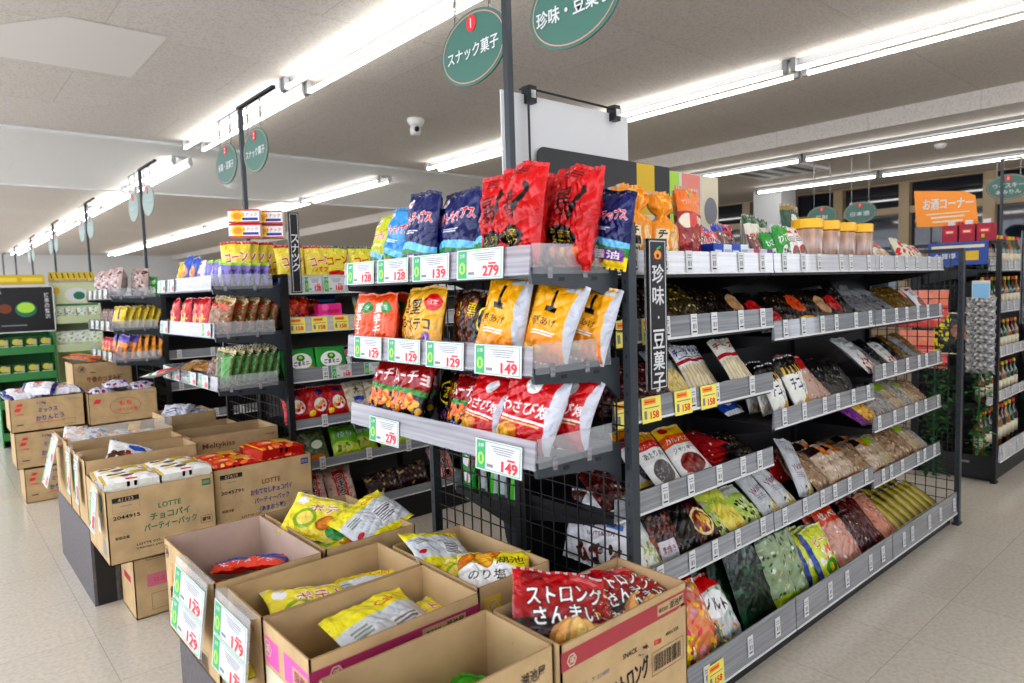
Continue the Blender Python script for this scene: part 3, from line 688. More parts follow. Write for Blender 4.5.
a = Art(160, 200, (.06, .05, .06), 1.9).ell(.55, .6, .3, .22, YL).ell(.55, .6, .26, .18, K_).text('濃', .55, .6, .22, YL).blobs(.1, .08, .9, .25, [PU, (.6, .4, .7), (.85, .6, .3)], 12, .07).text('ポテト', .7, .35, .1, W_, w=.4); a.back = (.4, .4, .42)
bagd('black', 'snack_bag', 'black snack bag with a yellow ring emblem', 'snack bag', .16, .2, .05, a)
a = Art(160, 250, (.96, .68, .08), 1.9).grad(0, .45, (.92, .42, .04), (.96, .68, .08)).rect(.44, .62, .5, .86, K_).rect(.36, .6, .58, .66, K_).text('堅あげ', .42, .48, .09, K_, w=.5).lines(.2, .75, .32, .38, 2, W_).chips(.3, .14, .2, .06, 4, size=.1)
a.rect(.6, .88, .85, .95, (.8, .82, .85)); a.put(a.xx > .97 - .16 * np.sin(a.yy * 2.6), (.78, .8, .84)); a.back = (.82, .83, .86)
bagd('amber', 'crisp_bag', 'amber yellow crisp bag with silver back', 'crisp bag', .16, .25, .07, a, 3)
a = Art(170, 200, (.10, .07, .07), 1.8).rect(0, .55, 1, 1, (.60, .08, .08)).text('ムーチョ', .5, .72, .2, W_, w=.95, rot=.1, edge=(.75, .05, .05), bold=.06).rect(0, .47, 1, .55, (.15, .55, .15), rot=.05)
a.blobs(.05, .2, .95, .45, [(.98, .5, .05), (.95, .7, .15), (.9, .35, .03)], 26, .09).text('サイズ', .55, .12, .14, (.1, .25, .75), w=.6, edge=W_, bold=.05); a.back = (.15, .12, .12)
bagd('mucho', 'crisp_bag', 'dark hot crisp bag with orange chips', 'crisp bag', .17, .2, .06, a)
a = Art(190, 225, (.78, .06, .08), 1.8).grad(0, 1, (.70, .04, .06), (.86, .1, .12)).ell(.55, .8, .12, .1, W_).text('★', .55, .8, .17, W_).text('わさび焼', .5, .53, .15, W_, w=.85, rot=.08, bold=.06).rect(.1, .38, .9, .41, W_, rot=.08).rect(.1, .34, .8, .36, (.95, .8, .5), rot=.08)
a.chips(.22, .16, .15, .08, 4, size=.13); a.put(a.xx > .98 - .14 * np.sin(a.yy * 2.6), (.8, .81, .85)); a.back = (.84, .85, .88)
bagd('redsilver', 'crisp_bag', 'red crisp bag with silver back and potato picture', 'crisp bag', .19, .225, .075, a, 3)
# in the near cartons
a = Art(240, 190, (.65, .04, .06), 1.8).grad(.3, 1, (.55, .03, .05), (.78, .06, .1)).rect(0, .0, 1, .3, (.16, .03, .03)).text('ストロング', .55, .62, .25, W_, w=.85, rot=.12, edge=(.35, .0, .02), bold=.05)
a.text('さんまい', .55, .36, .2, W_, w=.7, rot=.12, edge=K_, bold=.06).ell(.2, .85, .12, .07, (.5, .02, .04)).lines(.6, .95, .82, .93, 4, (.9, .5, .5)).chips(.72, .12, .2, .05, 5, ((.97, .78, .48), (.95, .7, .4)), .14); a.back = (.75, .75, .76)
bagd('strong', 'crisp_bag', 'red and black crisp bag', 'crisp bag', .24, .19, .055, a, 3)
a = Art(230, 180, (.93, .88, .2), 1.9).grad(0, 1, (.90, .82, .15), (.97, .93, .3)).text('ポテト', .6, .62, .22, (.85, .1, .2), w=.6, rot=.1, edge=W_).ell(.3, .35, .17, .2, (.55, .7, .15)).ell(.3, .35, .12, .14, (.95, .85, .4)).chips(.75, .3, .15, .1, 5, size=.11).ell(.78, .16, .14, .09, GN).ell(.15, .75, .08, .1, W_)
a.back = (.80, .82, .84)
bagd('yellow', 'crisp_bag', 'yellow crisp bag', 'crisp bag', .23, .18, .05, a, 3)
a = Art(230, 180, (.95, .88, .2), 1.9).wave(.5, .08, 5, W_).text('のり塩', .4, .28, .2, K_, w=.5).text('湖池', .72, .6, .2, K_, w=.4, rot=.1).chips(.3, .7, .2, .1, 5, size=.13); a.back = (.85, .86, .88)
bagd('yellowwhite', 'crisp_bag', 'yellow and white crisp bag', 'crisp bag', .23, .18, .05, a, 3)
a = Art(150, 130, (.94, .25, .08), 1.9).wave(.6, .1, 6, (.1, .25, .65)).text('ラムネ', .5, .75, .2, W_, w=.7, edge=(.8, .05, .3)).wave(.3, .1, 6, (.85, .15, .35), ph=1).rect(.3, .05, .7, .2, W_); a.back = (.94, .3, .1)
bagd('orangeblue', 'snack_bag', 'small orange, blue and pink snack bag', 'snack bag', .15, .13, .035, a)
a = Art(200, 160, (.25, .68, .15), 1.9).text('ロング', .5, .6, .3, K_, w=.8, rot=.1, edge=(.8, .95, .3)).text('カラムーチョ', .5, .25, .15, W_, w=.8); a.back = (.25, .6, .15)
bagd('greenbag', 'crisp_bag', 'bright green crisp bag', 'crisp bag', .2, .16, .05, a)
a = Art(230, 180, (.80, .82, .84), 1.9).rect(0, .72, 1, 1, (.93, .88, .15)).wave(.12, .05, 5, (.93, .88, .15)).rect(.5, .2, .85, .55, (.9, .9, .9)).lines(.52, .83, .22, .52, 6, (.4, .4, .45)).ell(.12, .3, .06, .05, (.75, .1, .15)).text('Calci', .7, .83, .1, (.85, .1, .2), w=.3, rot=.05).lines(.1, .4, .5, .65, 3, (.5, .55, .5)); a.back = (.9, .85, .2)
bagd('yellowback', 'crisp_bag', 'face down crisp bag with silver back', 'crisp bag', .23, .18, .05, a, 3)
a = Art(120, 120, (.15, .35, .75), 2).ell(.5, .6, .3, .3, W_).ell(.55, .5, .2, .14, (.85, .35, .25)).rect(0, 0, 1, .15, W_)
bagd('bluewhite', 'snack_pack', 'small blue and white snack pack', 'snack pack', .11, .13, .025, a)
# side shelves ----------------------------------------------------------------
def clear(base, cols, head=None, band=None, n=70, r=.05, txt=None, tc=K_, w=120, h=180, e=2.5):
    a = Art(w, h, base, e).blobs(0, 0, 1, 1, cols, n, r, 2.2)
    if head is not None: a.rect(0, .72, 1, 1, head)
    if band is not None: a.rect(0, .42, 1, .52, band)
    if txt: a.text(txt, .5, .84 if head is not None else .62, .12, tc, w=.8, bold=.05)
    a.back = tuple(c * .8 for c in base); return a
a = Art(115, 170, (.90, .86, .78), 1.7).rect(0, .55, 1, 1, W_).text('チータラ', .5, .84, .13, (.12, .2, .62), w=.85, bold=.06).rect(0, .62, 1, .68, (.78, .1, .15)).lines(.1, .9, .7, .74, 1, (.5, .5, .6))
for i in range(14): a.rect(.06 + .065 * i, .05, .1 + .065 * i, .58, (.93, .86, .66) if i % 2 else (.84, .74, .52))
bagd('cheesecod', 'snack_pack', 'white cheese stick pack with red band', 'snack pack', .115, .17, .025, a)
a2 = Art(115, 170, (.92, .88, .8), 1.7).rect(0, .55, 1, 1, (.95, .93, .88)).text('チーズ', .5, .84, .13, (.7, .12, .15), w=.85, bold=.06).rect(0, .6, 1, .67, (.78, .1, .15))
for i in range(14): a2.rect(.06 + .065 * i, .05, .1 + .065 * i, .56, (.95, .9, .72) if i % 2 else (.86, .78, .56))
bagd('cheesered', 'snack_pack', 'cream cheese stick pack with red writing', 'snack pack', .115, .17, .025, a2)
a = Art(120, 170, (.62, .64, .64), 1.9).text('かたはり', .55, .78, .12, K_, w=.75, rot=-.1, bold=.05).ell(.5, .3, .42, .26, (.9, .8, .5)).blobs(.15, .1, .85, .5, [(.95, .87, .6), (.8, .65, .3), (.9, .8, .5)], 60, .05, 3); a.back = (.5, .5, .52)
bagd('noodle', 'snack_pack', 'grey pack showing pale yellow shredded squid', 'snack pack', .12, .17, .03, a)
a = Art(110, 175, (.92, .92, .9), 1.8).rect(0, .8, 1, 1, (.93, .55, .08)).rect(0, .68, 1, .82, (.82, .15, .1)).text('おたより', .5, .75, .07, W_, w=.7).text('あたりめ', .5, .58, .1, K_, w=.7).ell(.5, .27, .34, .2, (.35, .33, .33)).blobs(.25, .15, .75, .4, [(.7, .68, .66), (.5, .48, .46)], 30, .04, 4).rect(0, 0, 1, .07, YL).blobs(.1, .85, .9, .97, [GN, YL], 8, .07)
bagd('dried', 'snack_pack', 'white dried squid pack with orange top', 'snack pack', .11, .175, .025, a)
a = Art(130, 175, (.93, .92, .9), 1.8).rect(0, .78, 1, 1, (.95, .75, .1)).rect(0, .62, 1, .8, (.85, .35, .1)).text('カルパス', .5, .7, .09, W_, w=.8).text('ジャッキー', .5, .52, .09, K_, w=.7).ell(.5, .27, .36, .17, (.5, .12, .1)).blobs(.2, .15, .8, .4, [(.65, .2, .15), (.4, .08, .06)], 30, .05, 3).ell(.3, .9, .16, .06, R_).rect(0, 0, 1, .06, YL)
bagd('salami', 'snack_pack', 'white and orange salami pack', 'snack pack', .13, .175, .025, a)
bagd('darkred', 'snack_pack', 'dark red dried meat pack', 'snack pack', .12, .16, .03, clear((.28, .08, .08), [(.45, .12, .1), (.18, .05, .05), (.6, .3, .25), (.75, .7, .68)], n=60))
bagd('redstack', 'snack_pack', 'flat red and white pack', 'snack pack', .13, .13, .014, clear((.72, .1, .12), [(.8, .2, .2), (.9, .88, .85), (.5, .05, .08)], n=30, w=130, h=130))
a = Art(135, 195, (.90, .92, .89), 1.7).ell(.35, .55, .22, .05, (.2, .65, .2), .4).text('ピスタチオ', .5, .8, .08, (.1, .25, .5), w=.7).blobs(.4, .0, 1, .45, [(.85, .85, .6), (.7, .75, .4), (.9, .88, .75), (.6, .6, .4)], 60, .06).text('塩味', .3, .65, .06, GN)
bagd('pistachio', 'nut_pack', 'white and green pistachio pack', 'nut pack', .135, .195, .035, a)
a = Art(120, 195, (.20, .12, .11), 1.7).rect(0, .72, 1, 1, (.12, .1, .12)).text('アーモンド', .5, .85, .1, W_, w=.85).blobs(0, .2, 1, .72, [(.5, .2, .12), (.35, .12, .07), (.65, .32, .2), (.25, .08, .05)], 80, .06).rect(.12, .08, .7, .35, (.85, .83, .85)).text('素焼き', .4, .22, .1, (.4, .05, .15), w=.42).rect(0, 0, 1, .06, R_)
bagd('almond', 'nut_pack', 'dark almond pack with white label', 'nut pack', .12, .195, .035, a)
bagd('darknut', 'nut_pack', 'dark brown roasted nut pack', 'nut pack', .12, .18, .035, clear((.08, .05, .04), [(.12, .07, .05), (.2, .12, .05), (.05, .04, .04), (.3, .2, .07)], n=50))
a = Art(130, 175, (.25, .06, .07), 1.8).blobs(0, 0, 1, 1, [(.35, .1, .08), (.18, .04, .05)], 30, .1).ell(.5, .42, .36, .25, (.92, .85, .6)).ell(.5, .42, .3, .2, (.5, .12, .1)).blobs(.3, .3, .7, .55, [(.95, .7, .1), (.8, .45, .05), (.98, .85, .4)], 16, .09)
bagd('fruit', 'nut_pack', 'maroon dried fruit pack with golden picture', 'nut pack', .13, .175, .04, a)
a = Art(150, 190, (.86, .9, .35), 2).wave(.45, .08, 5, (.95, .88, .35)).rect(0, .82, 1, 1, (.7, .8, .75)).text('バター', .4, .62, .1, (.4, .6, .2), w=.5, rot=.1).blobs(.4, .05, .95, .35, [(.98, .9, .4), (.9, .75, .2)], 14, .09)
bagd('yellowgreen', 'nut_pack', 'yellow green butter nut pack', 'nut pack', .15, .19, .035, a)
a = Art(130, 170, (.7, .82, .35), 2).blobs(.1, .05, .95, .6, [(.15, .15, .12), (.85, .85, .5), (.9, .9, .8)], 40, .07).rect(0, .75, 1, 1, (.85, .87, .8))
bagd('beanmix', 'nut_pack', 'green mixed bean pack', 'nut pack', .13, .17, .035, a)
a = Art(110, 210, (.80, .81, .82), 1.8).text('くるみ', .5, .8, .06, K_, w=.5).text('Walnut', .5, .5, .11, (.45, .1, .25), w=.8, rot=.25).lines(.2, .8, .3, .4, 3, (.6, .6, .65)).blobs(.4, .02, .95, .22, [(.85, .75, .4), (.15, .15, .15), (.95, .9, .6)], 20, .08); a.back = (.7, .71, .72)
bagd('silverpack', 'nut_pack', 'pale silver nut pack with maroon script', 'nut pack', .11, .21, .03, a)
a = Art(120, 190, (.92, .92, .88), 1.8).rect(0, .66, 1, 1, K_).blobs(0, .66, 1, 1, [(.15, .1, .06)], 20, .08)
for i in range(6): a.rect(.05 + .17 * i, .66, .12 + .17 * i, .8, (.9, .72, .2))
a.text('チコ', .35, .48, .2, (.08, .12, .4), w=.42, bold=.07).text('リ', .7, .36, .15, (.08, .12, .4), bold=.07).ell(.75, .14, .22, .12, (.9, .65, .15)).ell(.25, .12, .15, .08, (.85, .8, .7))
bagd('chico', 'snack_pack', 'white burdock chip pack with navy writing', 'snack pack', .12, .19, .035, a)
bagd('redmeat', 'snack_pack', 'clear pack of pinkish dried strips with red header', 'snack pack', .1, .19, .025, clear((.75, .62, .55), [(.8, .6, .52), (.65, .35, .3), (.88, .8, .75)], head=(.78, .12, .14), n=50, r=.08, w=100, h=190))
a = Art(120, 180, (.90, .90, .88), 1.8).text('お徳用', .4, .78, .07, K_, w=.5, rot=.2).blobs(.15, .0, .95, .42, [(.75, .3, .25), (.85, .45, .4), (.6, .15, .15), (.9, .8, .75)], 50, .06).lines(.2, .8, .55, .66, 3, (.5, .5, .5))
bagd('whitemeat', 'snack_pack', 'white pack with red meat cubes', 'snack pack', .12, .18, .03, a)
bagd('darkslim', 'snack_pack', 'slim black and silver pack', 'snack pack', .085, .19, .02, clear((.10, .09, .09), [(.05, .05, .05), (.2, .18, .17), (.45, .45, .45), (.15, .1, .08)], n=34, r=.09, w=85, h=190))
bagd('darkpack', 'snack_pack', 'dark brown delicacy pack', 'snack pack', .11, .15, .025, clear((.1, .07, .06), [(.16, .1, .07), (.26, .16, .1), (.05, .04, .04), (.5, .38, .25), (.6, .5, .4)], n=50, r=.045))
bagd('darkolive', 'snack_pack', 'dark olive bean pack with yellow label', 'snack pack', .12, .15, .03, clear((.24, .2, .08), [(.4, .36, .1), (.14, .11, .05), (.75, .7, .15), (.8, .72, .45)], n=80, r=.05))
a = clear((.09, .06, .05), [(.15, .1, .07), (.05, .04, .04)], n=30).ell(.5, .5, .4, .25, (.78, .6, .42)).blobs(.15, .3, .85, .7, [(.85, .68, .5), (.6, .42, .28), (.9, .8, .65)], 30, .06, 4)
bagd('stickpack', 'snack_pack', 'dark pack with tan stick snacks', 'snack pack', .11, .15, .025, a)
a = clear((.09, .06, .05), [(.15, .1, .07)], n=20).ell(.5, .5, .38, .24, (.75, .08, .1)).blobs(.2, .32, .8, .66, [(.85, .15, .15), (.6, .04, .06)], 20, .08)
bagd('redpick', 'snack_pack', 'dark pack with bright red pickles', 'snack pack', .11, .15, .025, a)
a = clear((.08, .06, .05), [(.12, .08, .05)], n=20).ell(.5, .6, .38, .24, (.85, .32, .08)).blobs(.2, .42, .8, .8, [(.9, .4, .1), (.7, .2, .05)], 24, .06).rect(.1, .1, .9, .25, (.95, .7, .1))
bagd('orangepick', 'snack_pack', 'dark pack with orange dried fish', 'snack pack', .11, .15, .025, a)
bagd('silverdark', 'snack_pack', 'silver grey pack with dark strips', 'snack pack', .1, .17, .02, clear((.50, .51, .52), [(.2, .17, .15), (.65, .65, .66), (.35, .3, .28), (.8, .8, .8)], n=44, r=.06, head=(.66, .67, .68)))
bagd('goldsliver', 'snack_pack', 'golden brown stick pack', 'snack pack', .08, .2, .02, clear((.45, .34, .12), [(.65, .5, .18), (.3, .22, .08), (.8, .72, .5)], n=30, r=.09, w=80, h=200))
bagd('pinkpack', 'candy_pack', 'magenta and yellow sweets bag', 'sweets bag', .15, .22, .05, Art(150, 220, (.86, .12, .45), 1.8).wave(.45, .06, 4, (.95, .85, .1)).text('キャンディ', .5, .62, .12, (.5, .05, .3), w=.8, rot=.2).blobs(.1, .05, .9, .4, [W_, (.95, .5, .1), (.3, .7, .3), R_], 30, .07))
bagd('candymix', 'candy_pack', 'clear bag of wrapped orange and pink sweets', 'sweets bag', .16, .21, .055, clear((.9, .55, .35), [(.95, .4, .1), (.9, .3, .3), (.95, .9, .85), (.95, .75, .2), (.85, .6, .7)], n=80, r=.07, w=160, h=210), crump=1.4)
bagd('candygreen', 'candy_pack', 'clear bag of green and orange sweets', 'sweets bag', .16, .19, .055, clear((.4, .38, .3), [(.3, .65, .25), (.9, .45, .1), (.7, .68, .5), (.95, .85, .2), (.75, .1, .3)], n=80, r=.06, w=160, h=190), crump=1.4)
a = clear((.78, .80, .78), [(.2, .6, .3), (.9, .9, .9), (.8, .2, .2), (.9, .5, .1), (.5, .7, .8)], n=70, r=.05, w=150, h=210).rect(0, .8, 1, 1, R_).ell(.45, .6, .4, .17, W_).text('ソルト', .45, .6, .15, K_, w=.62, rot=-.3, bold=.06)
bagd('saltcandy', 'candy_pack', 'sweets bag with red header and black writing', 'sweets bag', .15, .21, .05, a)
bagd('nori', 'seaweed_pack', 'dark green seaweed pack', 'seaweed pack', .2, .235, .03, clear((.03, .13, .08), [(.04, .2, .12), (.02, .07, .04), (.1, .3, .18), (.25, .4, .3)], n=24, r=.1, w=200, h=235), crump=1.2)
a = clear((.55, .62, .48), [(.1, .3, .18), (.85, .88, .8), (.5, .55, .25), (.75, .75, .6), (.2, .25, .15)], n=120, r=.035, w=190, h=235).wave(.22, .03, 5, (.65, .72, .2)).text('茎わかめ', .5, .13, .06, (.1, .3, .1), w=.5).rect(0, .9, 1, 1, (.05, .2, .12))
bagd('kelp', 'seaweed_pack', 'clear pack of kelp pieces with green edges', 'seaweed pack', .19, .235, .06, a)
a = Art(140, 180, (.85, .88, .25), 1.9).rect(0, 0, .1, 1, (.05, .25, .65)).rect(0, 0, 1, .05, (.05, .25, .65)).text('ピーナ', .55, .72, .16, R_, w=.6, edge=W_).blobs(.2, .35, .9, .6, [W_, (.9, .3, .3), (.95, .6, .3)], 20, .07).ell(.55, .25, .28, .14, (.3, .65, .15)).ell(.55, .25, .12, .07, YL)
bagd('pea', 'snack_pack', 'lime yellow pea snack pack with blue edge', 'snack pack', .14, .18, .035, a)
bagd('ricecrack', 'cracker_pack', 'rice cracker pack with red header', 'cracker pack', .15, .22, .05, clear((.82, .62, .55), [(.95, .9, .88), (.85, .4, .35), (.75, .5, .4), (.9, .75, .65)], head=(.85, .25, .08), band=None, n=70, r=.05, txt='せんべい', tc=W_, w=150, h=220))
bagd('redslim', 'snack_pack', 'slim dark red sausage pack', 'snack pack', .075, .21, .03, clear((.32, .06, .06), [(.45, .1, .08), (.2, .04, .04), (.6, .3, .25)], n=26, r=.09, w=75, h=210))
bagd('peach', 'snack_pack', 'peach coloured dried fish pack', 'snack pack', .12, .2, .03, clear((.82, .55, .45), [(.88, .65, .55), (.7, .35, .3), (.92, .8, .72)], n=60, r=.06, w=120, h=200))
bagd('goldstick', 'snack_pack', 'bundle pack of golden sticks with white ends', 'snack pack', .07, .2, .025, Art(70, 200, (.62, .55, .18), 2).rect(.1, 0, .35, 1, (.78, .72, .35)).rect(.6, 0, .8, 1, (.42, .36, .1)).rect(0, 0, 1, .14, (.8, .78, .7)).rect(.2, .04, .6, .1, (.75, .1, .1)))
bagd('purple', 'snack_pack', 'long purple plum pack', 'snack pack', .1, .2, .02, clear((.55, .25, .6), [(.65, .35, .7), (.4, .15, .45), (.8, .6, .8)], n=24, r=.1, w=100, h=200))
bagd('tealgrey', 'snack_pack', 'pale grey noodle snack pack with violet print', 'snack pack', .11, .18, .03, clear((.66, .64, .6), [(.75, .72, .66), (.5, .46, .42), (.35, .3, .55), (.85, .82, .78)], n=60))
bagd('limeleaf', 'snack_pack', 'beige pack with lime green corner', 'snack pack', .12, .18, .03, clear((.72, .64, .5), [(.8, .72, .58), (.6, .5, .38), (.86, .8, .7)], n=50, r=.06).ell(.2, .85, .3, .14, (.6, .8, .15)))
bagd('redyellow', 'snack_pack', 'yellow and red spicy pack', 'snack pack', .12, .17, .03, clear((.9, .72, .25), [(.85, .2, .12), (.95, .85, .3), (.9, .5, .15)], n=40, r=.07, txt='辛', tc=R_))
bagd('crackers', 'cracker_pack', 'clear pack of mixed beige crackers', 'cracker pack', .14, .19, .045, clear((.62, .5, .38), [(.85, .78, .68), (.5, .35, .22), (.75, .6, .42), (.3, .2, .14)], n=90, r=.045, w=140, h=190))
a = clear((.78, .70, .6), [(.9, .85, .78), (.6, .42, .3), (.85, .6, .5)], n=70, r=.045, w=140, h=190).rect(0, .75, .55, 1, (.2, .1, .08)).ell(.75, .75, .2, .13, (.95, .5, .1)).rect(0, 0, 1, .1, (.85, .45, .12))
bagd('crackerorange', 'cracker_pack', 'cracker pack with orange and brown print', 'cracker pack', .14, .19, .045, a)
# top of the main gondola
a = Art(150, 250, (.97, .62, .12), 1.8).rect(.08, 0, .42, .5, (.96, .9, .75)).text('チーかま', .25, .27, .1, K_, w=.24, vert=True, bold=.05).rect(.5, 0, .8, .5, (.93, .75, .5)).ell(.2, .04, .16, .05, (.9, .5, .1))
for i in range(5): a.rect(.52 + .055 * i, .02, .545 + .055 * i, .45, (.98, .85, .65))
a.blobs(.1, .65, .9, 1, [(1, .8, .3), (.95, .5, .05), (1, .9, .5)], 26, .07, 3)
bagd('cheesekama', 'sausage_bag', 'orange tied bag of cheese sausages', 'sausage bag', .15, .27, .07, a, 2, neck=.68, crump=1.3)
bagd('pinkkama', 'sausage_bag', 'pink and red gathered sausage bag', 'sausage bag', .13, .27, .06, Art(130, 270, (.95, .62, .55), 1.9).blobs(0, .7, 1, 1, [(.9, .15, .15), (1, .5, .45), (1, .85, .8)], 30, .08, 3).rect(.1, .0, .9, .5, (.97, .85, .78)).ell(.5, .1, .25, .07, OG), 2, neck=.7, crump=1.3)
a = Art(150, 285, (.62, .06, .06), 1.8).rect(0, .68, 1, 1, (.95, .48, .08)).text('サラミミックス', .5, .8, .07, W_, w=.75).blobs(.1, .86, .9, .97, [(.9, .35, .05), GN, YL], 8, .05).ell(.25, .57, .24, .09, (.95, .9, .8)).ell(.8, .6, .14, .05, (.93, .85, .7)).rect(.35, .5, .75, .66, (.85, .08, .08))
a.blobs(.05, .0, .95, .45, [(.5, .08, .07), (.75, .25, .2), (.35, .04, .05), (.9, .75, .6)], 44, .07, 3).ell(.2, .06, .16, .05, YL)
bagd('salamimix', 'sausage_pouch', 'tall orange and red salami pouch', 'salami pouch', .15, .285, .04, a, 2, crump=.5)
bagd('redwhite', 'snack_pack', 'red and white squid pack with blue corner', 'snack pack', .14, .19, .04, Art(140, 190, (.9, .3, .3), 2).blobs(0, 0, 1, 1, [W_, R_, (.95, .8, .8), (.1, .2, .5)], 40, .08).text('いか', .5, .55, .25, K_, w=.6, edge=W_, bold=.05).ell(.2, .9, .25, .1, (.2, .3, .75)))
bagd('brownpack', 'snack_pack', 'small brown and white pack', 'snack pack', .1, .15, .03, clear((.5, .35, .32), [W_, (.4, .15, .12), (.7, .6, .55)], n=30, r=.07))
bagd('greenwhite', 'snack_pack', 'white pack with dark green top', 'snack pack', .15, .22, .04, Art(150, 220, (.88, .86, .8), 2).rect(0, .82, 1, 1, (.08, .35, .18)).rect(.1, .1, .35, .62, (.75, .12, .1)).text('貝ひも', .22, .38, .13, YL, w=.2, vert=True).blobs(.4, .3, .95, .75, [(.9, .85, .75), (.75, .65, .55)], 20, .08))
bagd('greenpk', 'snack_pack', 'vivid green wasabi pack', 'snack pack', .13, .18, .035, Art(130, 180, (.15, .62, .2), 2).text('わさび', .5, .68, .2, W_, w=.8, rot=.2, bold=.06).ell(.5, .3, .35, .2, (.9, .92, .85)).blobs(.25, .15, .75, .45, [(.2, .3, .3), (.7, .8, .75)], 14, .07))
bagd('whitering', 'snack_pack', 'white pack with red ringed window', 'snack pack', .14, .2, .035, Art(140, 200, (.93, .92, .92), 2).ell(.55, .3, .36, .22, (.8, .15, .12)).ell(.55, .3, .29, .17, (.55, .42, .36)).blobs(.35, .2, .75, .4, [(.7, .55, .45), (.4, .3, .25)], 20, .05, 3).rect(.1, .82, .6, .9, R_).lines(.15, .7, .6, .75, 3, (.5, .4, .4)))
bagd('greenbig', 'snack_pack', 'green and silver upright pack behind the jars', 'snack pack', .19, .3, .05, Art(190, 300, (.07, .3, .2), 2.2).rect(.05, .2, .95, .6, (.75, .78, .76)).rect(.35, .2, .55, .6, (.1, .4, .3)).rect(0, .9, 1, 1, (.6, .48, .2)).ell(.5, .75, .2, .08, (.9, .9, .85)))
bagd('slimlean', 'snack_pack', 'slim red and white leaning pack', 'snack pack', .09, .2, .02, Art(90, 200, (.86, .84, .8), 2.2).rect(.1, .6, .9, .9, (.75, .2, .15)).rect(.15, .1, .85, .5, (.7, .72, .6)).blobs(.1, .1, .9, .5, [(.8, .5, .4), (.6, .65, .4)], 14, .1))
bagd('redbow', 'snack_pack', 'pale pack with bright red ribbon print', 'snack pack', .13, .18, .04, Art(130, 180, (.85, .85, .75), 2.2).blobs(.1, .4, .9, .8, [R_, (.7, .05, .1)], 9, .13).rect(0, 0, 1, .2, (.75, .8, .4)))
for k, c1, c2, d in (('boxblue', (.08, .28, .7), (.85, .9, .95), 'small blue and white box'), ('boxpink', (.88, .86, .9), (.75, .15, .3), 'small white box with crimson end'), ('boxlilac', (.85, .82, .9), (.5, .2, .6), 'small white and violet box')):
    blockd(k, 'snack_box', d, 'snack box', .105, .06, .07, Art(105, 60, c1, 2.5).rect(.55, 0, 1, 1, c2).rect(.6, .25, .95, .7, tuple(c * .8 for c in c2)).lines(.1, .5, .3, .7, 2, W_), side=c1)
# second gondola
a = Art(165, 230, (.95, .86, .3), 2).rect(0, .93, 1, 1, R_).blobs(.1, .6, .9, .95, [(1, .95, .4), (.95, .8, .2)], 16, .08, 4).text('コーン', .55, .62, .2, R_, w=.75, rot=.15, edge=W_, bold=.07).text('パフ', .55, .42, .1, (.9, .8, .1), w=.5, edge=R_).wave(.22, .03, 5, (.1, .2, .6)).chips(.5, .12, .3, .05, 4, size=.08)
bagd('corn', 'corn_snack_bag', 'yellow corn snack bag with red writing', 'corn snack bag', .165, .23, .06, a, crump=.7)
a = Art(170, 230, (.93, .86, .25), 2).rect(0, .94, 1, 1, (.08, .4, .2)).blobs(.1, .55, .9, .95, [(1, .95, .4), (.6, .78, .2)], 18, .08, 4).text('コーン', .55, .64, .19, (.75, .08, .1), w=.78, rot=.12, edge=YL, bold=.07).ell(.5, .27, .45, .12, R_).lines(.25, .75, .24, .3, 1, W_).chips(.5, .08, .35, .05, 6, size=.09)
bagd('corngreen', 'corn_snack_bag', 'yellow corn snack bag with green top', 'corn snack bag', .17, .23, .06, a, crump=.7)
bagd('cornorange', 'corn_snack_bag', 'orange corn snack bag', 'corn snack bag', .15, .22, .05, Art(150, 220, (.96, .52, .18), 2).rect(.05, .55, .95, .72, (.98, .75, .5)).text('チーズ', .5, .63, .1, W_, w=.7).wave(.35, .04, 5, (.98, .8, .2)).ell(.8, .4, .2, .15, GN), crump=.7)
a = Art(190, 95, W_, 2).rect(0, 0, 1, .12, R_).rect(0, .88, 1, 1, R_).ell(.3, .5, .22, .4, YL).ell(.3, .5, .14, .25, (.95, .6, .1)).text('スナック', .68, .62, .25, R_, w=.5).rect(.45, .2, .95, .38, (.1, .2, .65))
blockd('topper', 'snack_box', 'white, yellow and red box', 'snack box', .19, .085, .10, a, side=(.9, .85, .8))
bagd('redlion', 'snack_bag', 'red snack bag with yellow window', 'snack bag', .13, .19, .05, Art(130, 190, (.82, .08, .1), 2.2).rect(.3, .05, .75, .45, (.95, .75, .2)).text('揚', .5, .7, .2, YL).blobs(.1, .1, .9, .5, [(.95, .8, .3), R_], 10, .08), crump=1.3)
bagd('friedbrown', 'snack_pack', 'clear pack of brown fried snacks', 'snack pack', .13, .2, .045, clear((.55, .38, .22), [(.8, .62, .42), (.4, .2, .1), (.65, .4, .2), (.85, .78, .65)], n=60, r=.05, w=130, h=200).rect(0, .88, 1, 1, (.86, .76, .56)).ell(.5, .72, .35, .08, (.8, .3, .15)))
bagd('greenpeas', 'snack_pack', 'clear green pack with cream header', 'snack pack', .12, .2, .04, clear((.35, .42, .22), [(.2, .5, .2), (.7, .62, .5), (.5, .3, .25), (.8, .8, .7)], n=60, r=.05, w=120, h=200).rect(0, .9, 1, 1, (.86, .8, .62)).rect(.5, .1, .9, .8, (.35, .62, .3)))
bagd('lilac', 'snack_pack', 'lilac and white striped pack with lime clip', 'snack pack', .1, .15, .03, Art(100, 150, (.55, .5, .8), 2.2).rect(.2, 0, .5, .8, (.85, .86, .93), rot=.3).rect(0, .88, 1, 1, (.65, .85, .2)).rect(.6, .1, .7, .7, (.3, .3, .65), rot=.3))
bagd('bluepeel', 'snack_bag', 'blue and orange snack bag', 'snack bag', .13, .2, .05, Art(130, 200, (.12, .35, .75), 2.2).ell(.5, .5, .42, .2, (.95, .55, .2)).blobs(.2, .35, .8, .65, [(.98, .75, .5), (.9, .4, .1)], 10, .1).rect(0, 0, 1, .2, W_))
